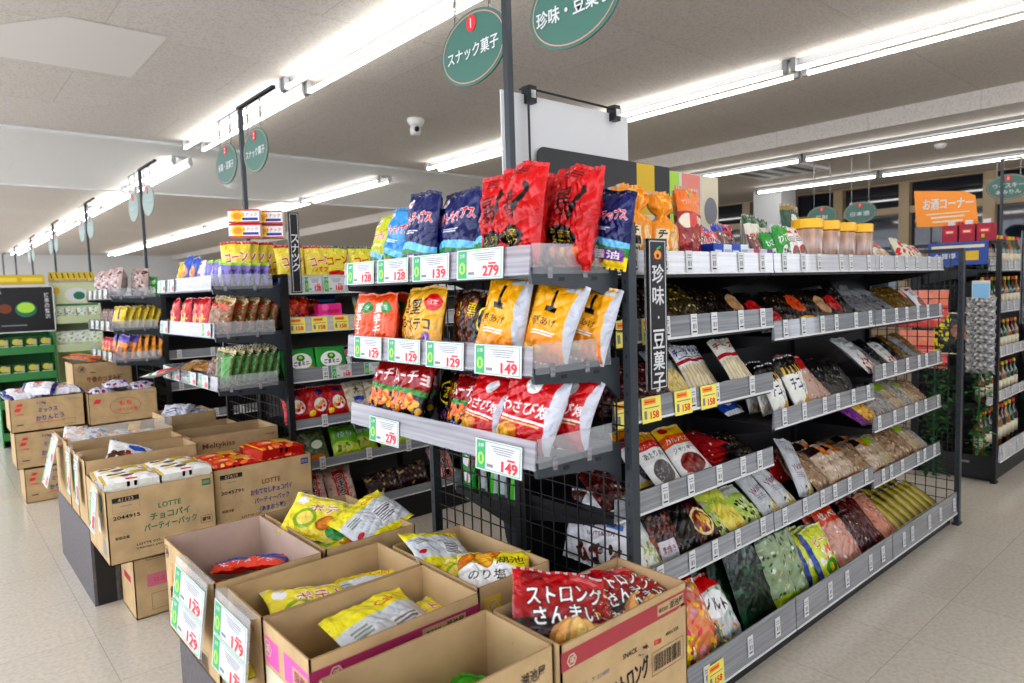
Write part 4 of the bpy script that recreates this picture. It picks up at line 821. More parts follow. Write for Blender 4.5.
bagd('brownbean', 'snack_pack', 'open clear pack of brown beans', 'snack pack', .12, .15, .03, clear((.45, .28, .2), [(.3, .12, .1), (.8, .75, .7), (.55, .3, .2)], n=50, r=.05))
bagd('tanflat', 'snack_pack', 'flat golden cracker pack', 'snack pack', .2, .17, .03, clear((.78, .55, .25), [(.85, .65, .35), (.6, .35, .15), (.3, .2, .12)], n=50, r=.05, w=200, h=170))
bagd('longred', 'snack_pack', 'long red and white pack sticking out', 'snack pack', .09, .3, .03, Art(90, 300, (.9, .88, .85), 2.2).rect(0, .55, 1, 1, (.88, .15, .12)).rect(0, .3, 1, .42, GN))
bagd('redchoc', 'snack_bag', 'glossy red snack bag with dark writing', 'snack bag', .14, .16, .05, Art(140, 160, (.72, .08, .06), 2).blobs(0, .4, 1, 1, [(.85, .25, .08), (.5, .03, .05), (.9, .5, .1)], 16, .12).text('からっと', .5, .35, .16, W_, w=.75, edge=K_).rect(0, 0, 1, .1, (.85, .2, .25)))
blockd('bluebox', 'snack_box', 'dark blue chocolate box', 'snack box', .13, .16, .06, Art(130, 160, (.05, .12, .32), 2.2).rect(0, .8, 1, .86, (.1, .4, .6)).lines(.2, .8, .2, .6, 4, (.2, .3, .5)), side=(.05, .12, .3))
blockd('pinkbox', 'snack_box', 'pink moulded snack box', 'snack box', .15, .07, .06, Art(150, 70, (.9, .2, .55), 2.2).ell(.3, .7, .15, .3, (.95, .4, .7)).rect(.4, .2, .9, .5, (.8, .1, .4)), side=(.85, .15, .5))
blockd('bluetub', 'snack_box', 'low light blue snack box', 'snack box', .15, .05, .06, Art(150, 50, (.3, .6, .92), 2.2).ell(.3, .6, .15, .4, (.5, .8, 1)), side=(.25, .5, .85))
a = Art(175, 150, (.10, .60, .20), 1.9).ell(.5, .55, .36, .28, W_).ell(.5, .66, .13, .11, (.15, .5, .15)).ell(.5, .68, .06, .05, (.75, .9, .3)).text('ごまミニ', .5, .48, .14, K_, w=.5, bold=.05).ell(.8, .25, .1, .1, OG).ell(.2, .2, .12, .1, W_)
blockd('goma', 'snack_box', 'green bean snack pack with white oval', 'snack pack', .165, .15, .04, a, side=(.08, .5, .16), puff=.3)
a = Art(150, 150, (.08, .08, .3), 1.9).rect(.1, .6, .9, .85, (.85, .5, .65)).rect(.1, .15, .9, .58, W_).text('プルーン', .5, .72, .12, PU, w=.6).text('ガム', .5, .36, .2, NV, w=.5)
bagd('indigo', 'snack_pack', 'indigo pack with pink and white label', 'snack pack', .15, .15, .035, a)
a = Art(130, 170, (.78, .08, .1), 1.9).ell(.55, .42, .28, .2, (.95, .93, .9)).blobs(.35, .3, .75, .5, [(.9, .7, .1), R_, (.85, .5, .3)], 10, .08).ell(.55, .78, .16, .08, (.1, .1, .4)).ell(.2, .2, .12, .08, YL)
bagd('redround', 'snack_bag', 'red rice snack bag with white oval', 'snack bag', .13, .17, .05, a)
a = Art(130, 180, (.80, .76, .66), 1.9).blobs(0, 0, 1, 1, [(.88, .84, .74), (.7, .62, .5)], 30, .08).text('大', .5, .7, .2, K_, bold=.05).rect(.3, .3, .8, .5, (.15, .3, .7)).rect(.35, .05, .8, .25, W_)
bagd('beigeblue', 'cracker_pack', 'beige rice cracker bag with blue writing', 'cracker pack', .13, .18, .05, a)
bagd('limegreen', 'snack_bag', 'lime green edamame snack bag', 'snack bag', .16, .17, .05, Art(160, 170, (.45, .72, .12), 1.9).wave(.4, .06, 5, (.75, .85, .25)).text('枝豆', .5, .68, .2, W_, w=.6, edge=GN).ell(.4, .25, .3, .14, (.9, .85, .4)).blobs(.2, .15, .6, .35, [(.3, .6, .1), (.8, .85, .4)], 10, .08))
bagd('greenclear', 'snack_pack', 'clear green pack with round label', 'snack pack', .13, .17, .045, clear((.42, .45, .3), [(.55, .58, .42), (.3, .32, .22)], n=30, r=.08).ell(.5, .5, .35, .2, (.2, .35, .22)).ell(.5, .5, .25, .13, (.85, .88, .8)).ell(.5, .12, .3, .1, (.9, .5, .15)))
a = clear((.85, .72, .68), [(.9, .85, .82), (.7, .5, .45), (.8, .3, .28)], n=60, r=.05, w=150, h=200).rect(.28, .0, .68, .85, (.82, .12, .12)).text('つまみ種', .48, .42, .15, K_, w=.26, vert=True, bold=.06, edge=W_)
bagd('redstrip', 'cracker_pack', 'clear cracker pack with red vertical label', 'cracker pack', .15, .2, .05, a)
bagd('choco', 'snack_pack', 'dark chocolate bar multipack', 'snack pack', .2, .13, .04, clear((.2, .1, .1), [(.12, .05, .06), (.75, .7, .3), (.35, .2, .2), (.6, .5, .5)], n=40, r=.05, w=200, h=130))
bagd('yellowpk', 'snack_pack', 'yellow and brown leaning cracker pack', 'snack pack', .1, .17, .03, Art(100, 170, (.9, .78, .15), 2.4).rect(.1, 0, .9, .3, (.8, .7, .6)).rect(.3, .4, .5, .9, (.2, .15, .05), rot=.2))
bagd('orangepk', 'snack_pack', 'orange and violet leaning snack pack', 'snack pack', .1, .19, .03, Art(100, 190, (.93, .55, .12), 2.4).rect(.0, .7, 1, 1, (.4, .3, .7)).rect(.2, .1, .8, .5, (.6, .35, .15)))
bagd('orangesolid', 'snack_pack', 'orange upright snack pack', 'snack pack', .1, .19, .03, Art(100, 190, (.93, .6, .15), 2.4).rect(.3, .5, .7, .9, (.5, .25, .1)).rect(.1, .05, .9, .3, (.85, .8, .7)))
bagd('bunbag', 'bread_bag', 'clear bag of brown and white buns', 'bread bag', .16, .22, .09, clear((.78, .7, .68), [(.55, .3, .2), (.9, .87, .87), (.8, .4, .4), (.35, .2, .15)], n=60, r=.07, w=160, h=220), crump=1.5)
a = Art(150, 210, (.93, .93, .92), 2.4).blobs(.1, .1, .9, .9, [(.5, .75, .3), (.95, .9, .5), (.85, .9, .95)], 14, .12)
bagd('teapack', 'tea_pack', 'white and pale green tea pack', 'tea pack', .13, .16, .04, a)
blockd('matcha', 'snack_box', 'green matcha snack box with gold packs', 'snack box', .11, .11, .06, Art(110, 110, (.08, .32, .1), 2.4).ell(.45, .6, .3, .28, (.8, .75, .35)).rect(.6, .3, .9, .8, (.75, .72, .5)).rect(.1, .1, .9, .25, W_), side=(.1, .3, .1))
blockd('yellowbox', 'snack_box', 'bright yellow box on top of the racks', 'snack box', .2, .09, .12, Art(200, 90, (.85, .72, .08), 2.6).rect(.1, .3, .9, .7, (.95, .85, .3)), side=(.8, .65, .05))
# in the left cartons
a = Art(215, 150, (.95, .95, .94), 1.8).ell(.3, .68, .17, .13, (.25, .1, .06)).ell(.3, .72, .1, .07, (.95, .85, .55)).ell(.28, .38, .15, .11, (.95, .85, .5)).ell(.46, .36, .12, .1, (.3, .12, .08)).rect(.52, .42, .86, .86, (.85, .75, .15)).text('チョコパイ', .69, .7, .1, (.35, .2, .05), w=.28).lines(.56, .82, .5, .62, 2, (.5, .35, .1)).ell(.9, .36, .06, .07, (.95, .35, .1)).rect(.0, .0, .06, 1, (.85, .7, .12)).rect(.4, .08, .6, .13, R_)
blockd('chocopie', 'chocolate_pie_pack', 'white and gold chocolate pie party pack', 'party pack', .2, .15, .04, a, side=(.93, .92, .88), puff=.35, m=FILM)
a = Art(215, 150, (.83, .14, .10), 1.8).grad(0, 1, (.75, .06, .06), (.9, .25, .1)).ell(.3, .5, .2, .2, (.95, .45, .15)).ell(.3, .5, .1, .1, (1, .8, .6)).rect(.5, .4, .85, .85, (.85, .72, .15)).text('チョコパイ', .67, .65, .12, (.5, .1, .05), w=.28).blobs(.0, .0, 1, .3, [(.95, .5, .2), (.7, .03, .05), (.95, .8, .4)], 12, .1).ell(.9, .6, .06, .08, (.3, .65, .2)).rect(0, 0, .03, 1, YL)
blockd('redpie', 'chocolate_pie_pack', 'red chocolate pie party pack', 'party pack', .2, .15, .04, a, side=(.75, .08, .08), puff=.3, m=FILM)
a = Art(200, 150, (.93, .93, .92), 1.9).text('お得', .7, .7, .16, (.1, .25, .7), w=.25).ell(.65, .68, .22, .12, (.15, .35, .8)).blobs(.1, .05, .55, .4, [(.35, .18, .1), (.6, .4, .25)], 14, .09).rect(0, .92, 1, 1, (.2, .4, .8)).ell(.5, .3, .1, .08, R_)
bagd('whiteblue', 'biscuit_bag', 'white and blue biscuit bag', 'biscuit bag', .2, .17, .04, a)
bagd('donut', 'biscuit_bag', 'clear and white bag of brown biscuits', 'biscuit bag', .2, .16, .05, clear((.88, .85, .82), [(.75, .45, .28), (.9, .88, .86), (.85, .6, .4), (.3, .4, .75)], n=36, r=.09, w=200, h=160), crump=1.5)
bagd('karinto', 'sweets_bag', 'white bag with navy print', 'sweets bag', .22, .16, .06, Art(220, 160, (.90, .90, .93), 2).rect(.0, .0, .12, 1, (.12, .15, .45)).rect(.88, 0, 1, 1, (.12, .15, .45)).rect(.3, .3, .7, .7, W_).lines(.35, .65, .35, .65, 4, (.5, .3, .4)).rect(.35, .68, .65, .75, R_), 2, crump=1.3)
bagd('purplepk', 'sweets_bag', 'small white and purple sweets bag', 'sweets bag', .17, .14, .05, Art(170, 140, (.82, .80, .88), 2).blobs(0, 0, 1, 1, [(.3, .15, .5), (.75, .2, .35), W_, (.5, .4, .7)], 26, .09), 2, crump=1.5)
bagd('orangelong', 'snack_pack', 'long orange wrapped pack', 'snack pack', .08, .24, .03, Art(80, 240, (.92, .42, .1), 2.2).rect(.2, .2, .6, .8, (.95, .75, .5)))
bagd('silverwhite', 'snack_pack', 'crumpled silver white pack', 'snack pack', .18, .15, .05, Art(180, 150, (.80, .80, .84), 2).lines(.2, .7, .3, .6, 3, (.4, .4, .55)), 2, crump=2)
bagd('nutsfish', 'nut_pack', 'white nuts and small fish pack seen through the mesh', 'nut pack', .26, .22, .05, Art(260, 220, (.86, .86, .87), 1.9).rect(0, .8, .25, 1, (.35, .2, .15)).text('ナッツ', .36, .6, .14, K_, w=.4, rot=.15).text('&', .62, .66, .1, R_).text('フィッシュ', .8, .78, .1, (.1, .35, .75), w=.35, rot=.1).text('NUTS&FISH', .62, .5, .06, (.35, .1, .1), w=.4, rot=.15).blobs(.3, .08, .95, .35, [(.45, .2, .12), (.3, .12, .08)], 22, .05).rect(.68, .6, .9, .67, (.15, .45, .8)), 1)
bagd('greenstick', 'snack_pack', 'green and silver stick pack', 'snack pack', .05, .2, .02, Art(50, 200, (.75, .78, .78), 2).rect(0, 0, .4, 1, (.3, .78, .15)).rect(.5, .3, .9, .4, (.3, .3, .3)))
bagd('greendot', 'snack_pack', 'green and white oval snack pack', 'snack pack', .08, .2, .03, Art(80, 200, (.1, .6, .2), 2).ell(.5, .75, .35, .1, W_).ell(.5, .45, .35, .1, W_).ell(.5, .15, .35, .1, W_))
bagd('pinkcard', 'snack_pack', 'flat pink snack card', 'snack pack', .22, .3, .01, Art(220, 300, (.9, .35, .32), 3).rect(0, .6, 1, 1, (.95, .55, .42)).lines(.1, .9, .2, .5, 5, (.95, .7, .65)), 1, crump=.2)
bagd('yellowcard', 'snack_pack', 'black pack with yellow flowers and brown snack picture', 'snack pack', .21, .23, .02, Art(210, 230, (.05, .12, .07), 2.4).blobs(.05, .05, .4, .95, [(.95, .85, .1), (.8, .75, .1)], 26, .06).ell(.68, .55, .26, .2, (.6, .35, .25)).ell(.68, .45, .2, .1, (.75, .5, .38)).rect(0, 0, 1, .03, YL).rect(0, .97, 1, 1, YL).rect(0, 0, .03, 1, YL).rect(.97, 0, 1, 1, YL), 1, crump=.3)
bagd('silverstrip', 'snack_pack', 'small silver snack pack', 'snack pack', .17, .085, .03, Art(170, 85, (.62, .62, .62), 2.2).blobs(0, 0, 1, 1, [(.4, .38, .36), (.8, .8, .8), (.5, .48, .45)], 40, .06), 2, crump=1.4)
# ------------------------------------------------------------------ setting the packs out
PL = []
rnd = random.Random(5)
def put(key, x, y, z, rz=0, tilt=0, roll=0, where='', sc=1.0, rear=False, v=None):
    d = D[key]; me = d['meshes'][(len(PL) if v is None else v) % len(d['meshes'])]
    o = link(d['name'], me, None, (x, y, z), (-math.radians(tilt), math.radians(roll), math.radians(rz)))
    o.scale = (sc,) * 3
    PL.append((o, d, where, rear)); return o
def lay(key, x, y, z, rz=-45, lean=78, roll=0, where='', sc=1.0, v=None):
    """a pack lying in a carton, its centre at x, y"""
    d = D[key]; me = d['meshes'][(len(PL) if v is None else v) % len(d['meshes'])]
    h = max(q.co.z for q in me.vertices) * sc / 2
    R = (Matrix.Rotation(math.radians(rz), 4, 'Z') @ Matrix.Rotation(math.radians(roll), 4, 'Y') @ Matrix.Rotation(-math.radians(lean), 4, 'X'))
    c = R @ Vector((0, 0, h))
    return put(key, x - c.x, y - c.y, z - c.z, rz, lean, roll, where, sc, v=v)
def row(where, z, y, items, tilt=42, rz=0, jit=1.5):
    kf = 1.0 if z > 1.3 else 1.12
    """items: (design, x, copies behind, [tilt], [scale], [dy], [dz])"""
    for it in items:
        key, x, n = it[:3]; t = it[3] if len(it) > 3 and it[3] is not None else tilt; sc = it[4] if len(it) > 4 and it[4] is not None else 1
        dy = it[5] if len(it) > 5 else 0; dz = it[6] if len(it) > 6 else 0; rl = it[7] if len(it) > 7 else 0
        for k in range(n + 1):
            put(key, x + rnd.uniform(-.006, .006) - k * .008, y + dy + k * .048 / max(.5, math.cos(math.radians(t))), z + dz + .004 + k * .006 + .012 * math.sin(math.radians(t)), rz + rnd.uniform(-3, 3), t + rnd.uniform(-jit, jit), rl + rnd.uniform(-2, 2), where, sc * kf, rear=k > 0)
def rowe(where, z, items, x=1.175, tilt=8, rz=-90):
    """packs on an end shelf, facing -x: (design, y, [dx], [tilt], [roll], [dz], [scale], [drz])"""
    for it in items:
        g = lambda i, d: it[i] if len(it) > i and it[i] is not None else d
        put(it[0], x + g(2, 0), it[1], z + g(5, 0), rz + g(7, 0) + rnd.uniform(-3, 3), g(3, tilt), g(4, 0) + rnd.uniform(-1.5, 1.5), where, g(6, 1))
EZ = .058
w = 'on the top shelf of the crisps end'
rowe(w, 1.45 - EZ, [('lemon', 2.05, .02, 12, 8), ('sky', 1.92, 0, 10, 5), ('sky', 1.86, .07, 8, 2), ('navy', 1.765, -.01, 6, 4, 0, 1.04), ('navy', 1.60, .02, 8, -3), ('navy', 1.50, .08, 6, 0), ('navy', 1.455, .03, 8, 4),
  ('red', 1.385, .0, 4, -3, 0, .95), ('red', 1.30, -.01, 6, 0, .0, 1.0), ('red', 1.245, .10, 8, 4, 0, .98, 6), ('red', 1.37, .12, 4, 0, 0, .95), ('navy', 1.20, .19, 6, 10, 0, .82), ('pinkkama', 1.30, .20, 2, 0, 0, .95)])
w = 'on the second shelf of the crisps end'
rowe(w, 1.207 - EZ, [('orange', 2.15, 0, 8, 0), ('orange', 2.0, -.01, 8, -2), ('orange', 2.07, .08, 4, 0), ('gold', 1.86, .03, 8, 3), ('gold', 1.74, -.02, 8, -2, 0, 1.03), ('brown', 1.62, .05, 5, 0), ('brown', 1.555, .03, 5, 2), ('black', 1.47, .0, 12, 5, 0, .95),
  ('amber', 1.40, -.02, 12, 8, 0, .97, 12), ('amber', 1.33, .07, 12, 10, -.0, .86, 18), ('amber', 1.275, .03, 14, 12, 0, .9, 22), ('amber', 1.25, .15, 14, 12, 0, .84, 20)])
w = 'on the third shelf of the crisps end'
rowe(w, .975 - EZ, [('mucho', 2.06, -.0, 16, 8, 0, 1.08), ('mucho', 1.90, -.01, 16, 6, 0, 1.1), ('mucho', 1.97, .09, 12, 6), ('brown', 1.74, .09, 12, 0, 0, .85), ('mucho', 1.64, .03, 20, 6, 0, .9), ('redsilver', 1.515, -.01, 20, 12, 0, .92), ('redsilver', 1.535, .08, 14, 10, 0, .92), ('redsilver', 1.335, -.005, 14, 12, -.005, 1.05, 8), ('redsilver', 1.285, .085, 14, 12, 0, .92, 22), ('black', 1.80, .10, 10, 0, 0, .85)])

sy = 1.296
# top shelf, side
w = 'on the top side shelf, near bay'
row(w, 1.39, sy, [('cheesekama', 1.63, 0, 4, .93), ('cheesekama', 1.76, 0, 4, .88), ('cheesekama', 1.69, 0, 2, .95, .09), ('pinkkama', 1.50, 0, 3, 1, .10), ('salamimix', 1.90, 0, 5, .93), ('salamimix', 1.97, 0, 3, .92, .05),
  ('boxblue', 2.07, 0, 0, 1, .02, .022), ('boxblue', 2.18, 0, 0, 1, .02, .022), ('boxpink', 2.275, 0, 0, .8, .02, .022), ('boxlilac', 2.365, 0, 0, .8, .02, .022),
  ('redwhite', 2.07, 0, 22, 1, .06, .0, 12), ('redwhite', 2.17, 0, 25, .88, .06, .0, 10), ('brownpack', 2.27, 1, 20, 1, .08, 0, 10), ('redwhite', 2.33, 0, 15, .95, .12), ('brownpack', 2.17, 0, 10, 1.05, .17)])
w = 'on the top side shelf, middle bay'
row(w, 1.39, sy, [('greenwhite', 2.43, 0, 8, .95, .06), ('greenwhite', 2.52, 0, 5, .9, .13), ('greenwhite', 2.64, 0, 5, .95, .16), ('brownpack', 2.39, 0, 20, .9, .02), ('whitering', 2.62, 0, 16, .82, .0), ('whitering', 2.80, 0, 14, .98, .14), ('greenpk', 2.95, 0, 14, 1.05, .16), ('greenpk', 2.545, 0, 14, .95), ('greenpk', 2.47, 0, 18, .8, .01), ('whitering', 2.69, 0, 22, .88), ('whitering', 2.87, 0, 30, .85), ('whitering', 3.1, 0, 25, .6, .1), ('greenbig', 3.02, 0, 4, 1, .22), ('greenbig', 3.20, 0, 10, .85, .24, .0, 60), ('redbow', 2.60, 0, 5, 1.15, .18)])
w = 'on the top side shelf, far bay'
row(w, 1.39, sy, [('slimlean', 3.46, 0, 45), ('slimlean', 3.56, 0, 45), ('slimlean', 3.66, 0, 48), ('redbow', 3.80, 0, 30, .95), ('redbow', 3.93, 0, 35, .8), ('whitering', 3.44, 0, 35, .8, .08), ('greenpk', 3.72, 0, 30, .7, .1), ('slimlean', 4.02, 0, 40, .8), ('slimlean', 4.09, 0, 40, .75)])
# second shelf
Z = 1.192
w = 'on the second side shelf, near bay'
row(w, Z, sy, [('darkolive', 1.53, 0, None, 1.15), ('darkpack', 1.63, 0, None, 1.15), ('darkpack', 1.73, 0, None, 1.15), ('darkolive', 1.83, 0, None, 1.2), ('darkolive', 1.94, 0, None, 1.25), ('darkpack', 2.04, 0), ('darkpack', 2.13, 0), ('stickpack', 2.24, 0), ('darkolive', 1.60, 0, 30, .9, .13), ('darkpack', 1.80, 0, 25, 1, .16), ('darkpack', 1.98, 0, 25, 1, .16), ('darkpack', 2.18, 0, 25, 1, .16)], 44)
w = 'on the second side shelf, middle bay'
row(w, 1.143, sy, [('redpick', 2.42, 0, None, 1.2), ('redpick', 2.52, 0, None, .8), ('darkpack', 2.62, 0, None, 1.2), ('orangepick', 2.74, 0, None, 1.2), ('darkpack', 2.85, 0, None, 1.2), ('stickpack', 2.96, 0, None, 1.2), ('redpick', 3.07, 0, None, 1.2), ('darkslim', 3.17, 0, None, 1.2), ('stickpack', 2.47, 0, 28, 1, .15), ('darkpack', 2.6, 0, 25, 1, .16), ('orangepick', 2.78, 0, 28, 1, .15), ('stickpack', 2.98, 0, 28, 1, .15), ('darkpack', 3.13, 0, 25, 1, .16)], 42)
w = 'on the second side shelf, far bay'
row(w, 1.143, sy, [('silverdark', 3.33, 0, None, 1.2), ('silverdark', 3.44, 0, None, 1.2), ('silverdark', 3.55, 0, None, 1.2), ('silverdark', 3.67, 0, None, 1.2), ('goldsliver', 3.79, 0), ('goldsliver', 3.88, 0), ('goldsliver', 3.97, 0), ('whitering', 4.06, 0, 40, .8), ('silverdark', 3.38, 0, 30, 1, .15), ('silverdark', 3.6, 0, 30, 1, .15)], 52)
# third shelf
Z = .957
w = 'on the third side shelf, near bay'
row(w, Z, sy, [('darkred', 1.52, 0), ('darkred', 1.64, 0), ('noodle', 1.86, 0, 40, 1.08), ('cheesecod', 1.99, 1, 38, 1.08), ('cheesered', 2.06, 0, 34, .95, .08), ('cheesecod', 2.13, 0, 36, .95, .08), ('cheesered', 2.245, 0, 36, 1.1), ('darkred', 1.75, 0, 45, 1)], 45)
w = 'on the third side shelf, middle bay'
row(w, .81, sy, [('chico', 2.52, 1, 24, 1.03), ('chico', 2.68, 0, 22, 1.12), ('redmeat', 2.82, 1, 32, 1.1), ('redmeat', 2.90, 0, 42, 1), ('bluewhite', 2.42, 0, 60, 1, .15), ('bluewhite', 2.47, 0, 60, 1, .19), ('bluewhite', 2.53, 0, 60, 1, .23), ('darkslim', 2.98, 0, 45, 1.1), ('darkslim', 3.05, 0, 45, 1.1), ('darkslim', 3.10, 0, 45), ('darkslim', 3.18, 0, 45), ('redstack', 2.66, 0, 30, .9, .16), ('chico', 2.54, 0, 14, .95, .13)], 42)
w = 'on the third side shelf, far bay'
row(w, .89, sy, [('whitemeat', 3.38, 0, 50, 1.2), ('silverdark', 3.47, 0), ('darkslim', 3.56, 0), ('whitemeat', 3.67, 1, 52, .9), ('darkslim', 3.77, 0), ('goldsliver', 3.86, 0), ('silverdark', 3.95, 0), ('goldsliver', 4.05, 0)], 52)
# fourth shelf
Z = .68
w = 'on the fourth side shelf, near bay'
row(w, Z, sy, [('darkred', 1.53, 0, 55), ('dried', 1.78, 1, 40, 1.08), ('salami', 1.955, 0, 46, 1.12), ('redstack', 2.15, 0, 80, 1.1, .06, .0), ('redstack', 2.16, 0, 80, 1.1, .065, .018), ('redstack', 2.15, 0, 80, 1.1, .07, .036), ('redstack', 2.16, 0, 80, 1.1, .075, .054), ('darkpack', 2.28, 0, 60, 1), ('darkred', 1.62, 0, 40, .9, .12)], 45)
w = 'on the fourth side shelf, far bay'
row(w, .65, sy, [('purple', 3.30, 0, 60), ('redyellow', 3.40, 0, 50, .95), ('tealgrey', 3.52, 0), ('tealgrey', 3.63, 0), ('limeleaf', 3.75, 0), ('tealgrey', 3.85, 0), ('limeleaf', 3.95, 0, None, .9), ('crackers', 4.06, 0, None, .85)], 48)
# fifth shelf
Z = .43
w = 'on the fifth side shelf, near bay'
row(w, Z, sy, [('pistachio', 1.67, 1, 34, 1.05), ('almond', 1.80, 0, 32, 1.02), ('darknut', 1.91, 1, 38, 1), ('fruit', 2.01, 0, 42, 1.04), ('yellowgreen', 2.18, 1, 52, 1.05), ('beanmix', 2.08, 0, 50, .9), ('beanmix', 2.30, 0, 52, .95)], 40)
w = 'on the fifth side shelf, middle bay'
row(w, .428, sy, [('silverpack', 2.44, 0, 50, 1.05), ('silverpack', 2.57, 0, 50, 1.15), ('silverpack', 2.76, 0, 34, 1.15, .02, 0, 14), ('crackers', 2.90, 1, 50), ('crackerorange', 3.03, 1, 45, 1), ('crackerorange', 3.16, 0, 52, 1), ('redstack', 2.78, 0, 30, .9, .14, .04)], 48)
w = 'on the fifth side shelf, far bay'
row(w, .392, sy, [('crackers', 3.35, 1), ('crackerorange', 3.48, 1), ('limeleaf', 3.62, 0), ('crackers', 3.75, 0), ('crackers', 3.89, 0), ('limeleaf', 4.01, 0), ('tealgrey', 4.09, 0, None, .8)], 48)
# bottom shelf
Z = .085; by = 1.222
w = 'on the bottom shelf, near bay'
row(w, Z, by, [('candygreen', 1.52, 0, 25), ('pinkpack', 1.74, 1, 22, 1.12), ('candymix', 1.86, 0, 26, 1.15), ('candygreen', 1.93, 0, 40, .85, -.02), ('saltcandy', 2.02, 1, 32, 1.1), ('nori', 2.12, 0, 20, 1.2, .08, 0, 2), ('nori', 2.17, 0, 19, 1.2, .04, 0, 2), ('nori', 2.22, 0, 18, 1.22, .0, 0, 2)], 28)
w = 'on the bottom shelf, middle bay'
row(w, Z, by, [('kelp', 2.42, 1, 16, 1.25), ('pea', 2.64, 0, 26, 1.15, .09), ('pea', 2.69, 0, 26, 1.15, .06), ('pea', 2.74, 0, 26, 1.15, .03), ('pea', 2.79, 0, 26, 1.18), ('ricecrack', 3.0, 1, 36, 1.15), ('darkred', 3.14, 0, 36, 1.25), ('redslim', 3.22, 0, 40, 1.15)], 28)
w = 'on the bottom shelf, far bay'
row(w, Z, by, [('redslim', 3.31, 0, 42, 1.15), ('peach', 3.44, 0, 48, 1.15), ('goldstick', 3.58, 1), ('goldstick', 3.66, 1), ('goldstick', 3.74, 1), ('goldstick', 3.82, 1), ('goldstick', 3.90, 1), ('goldstick', 3.98, 1), ('goldstick', 4.06, 1), ('redstack', 4.05, 0, 60, .8, .2, .08)], 56)
# seen through the mesh
put('nutsfish', 1.485, 1.37, .50, -90, 14, 0, 'beside the bottom of the near post')
w = 'hanging inside the mesh under the crisps end'
put('greendot', 1.50, 1.99, .57, -90, 0, 0, w)
for i in range(5): put('greenstick', 1.50 + .012 * (i % 2), 1.92 - .055 * i, .555 - .01 * (i % 2), -90 + 25 * (i % 2), 0, 4, w)
w = 'low on the hidden side, seen through the mesh'
row(w, .62, 2.0, [('redstrip', 1.55, 0, 20, .9)], 20, 180)
# jars
prof = [(.0, 0), (.052, 0), (.055, .01), (.055, .15), (.05, .165)]
for i, (x, y) in enumerate(((2.77, 1.33), (2.95, 1.34), (3.13, 1.35), (3.29, 1.34))):
    j = thing('snack_jar', '%s clear jar of dried sticks with yellow lid, top shelf' % ['leftmost', 'second', 'third', 'rightmost'][i], 'jar', (x, y, 1.39), 0, 'lidded snack jars')
    MB().lathe([(.055, 0), (.06, .01), (.06, .155), (.055, .165)], 'jar').build('jar_body', j, smooth=True)
    MB().lathe([(.06, .165), (.062, .167), (.062, .198), (.058, .203)], 'lid').build('lid', j)

# second gondola, face
y2 = 3.49
w = 'on top of the second gondola'
row(w, 1.385, y2, [('corn', 1.46 + .0, 0, 4, .95, .12), ('corn', 1.50, 0, 4, .98), ('corn', 1.66 - .0, 0, 4, .98), ('cornorange', 1.575, 0, 4, .95, .06)], 4)
row(w, 1.385, y2, [('corngreen', 1.76, 0, 3, .98), ('corngreen', 1.92, 0, 3, .98), ('cornorange', 2.08, 0, 3, 1), ('cornorange', 2.22, 0, 3, 1)], 3)
w = 'on the end shelf of the second gondola, under the sign'
for i in range(4): put('corn', 1.25 + .05 * i, 3.58 + .02 * i, 1.415, -40, 3, 0, 'on the second gondola near its post', .96)
for i, (x, z) in enumerate(((1.22, 1.645), (1.34, 1.645), (1.22, 1.718), (1.34, 1.718))): put('topper', x + .08, 3.55, z + .005, -32, 0, 0, 'stacked over the corn snacks, second gondola', .8)
w = 'on the second shelf of the second gondola'
row(w, 1.162, y2, [('redchoc', 1.52, 0, 8), ('redchoc', 1.63, 0, 8, .9, .08), ('pinkbox', 1.70, 0, 0), ('bluebox', 1.72, 0, 0, 1, .14), ('pinkbox', 1.70, 0, 0, .8, .0, .07), ('bluetub', 1.86, 0, 0), ('yellowgreen', 1.98, 0, 10, .8, .1), ('redchoc', 2.1, 0, 8)], 5)
w = 'on the third shelf of the second gondola'
row(w, .90, y2, [('goma', 1.53, 0, 12, .93), ('goma', 1.70, 0, 12, .93), ('indigo', 1.86, 0, 20, .95), ('indigo', 2.0, 0, 20, .95), ('indigo', 2.14, 0, 20, .95), ('goma', 2.3, 0, 10, .95)], 12)
w = 'on the fourth shelf of the second gondola'
row(w, .66, y2, [('redround', 1.50, 0, 20), ('redround', 1.62, 0, 20), ('redround', 1.73, 0, 22), ('beigeblue', 1.86, 0, 20, .95), ('beigeblue', 1.98, 0, 20, .95), ('beigeblue', 2.10, 0, 20, .95), ('redround', 1.56, 0, 10, 1, .12), ('beigeblue', 2.24, 0, 20, .95)], 20)
w = 'on the fifth shelf of the second gondola'
row(w, .43, y2, [('greenclear', 1.60, 0, 25, .95), ('limegreen', 1.77, 0, 28, .95), ('limegreen', 1.92, 0, 28, .9, .05), ('limegreen', 2.08, 0, 30, .95), ('limegreen', 2.24, 0, 30, .95), ('greenclear', 1.50, 0, 25, .9)], 28)
w = 'on the bottom shelf of the second gondola'
row(w, .17, 3.45, [('redstrip', 1.55, 0, 25), ('redstrip', 1.72, 0, 25), ('choco', 1.98, 0, 40), ('choco', 2.2, 0, 30, 1, .02), ('redstrip', 2.42, 0, 30), ('redstrip', 1.64, 0, 20, 1, .1)], 28)
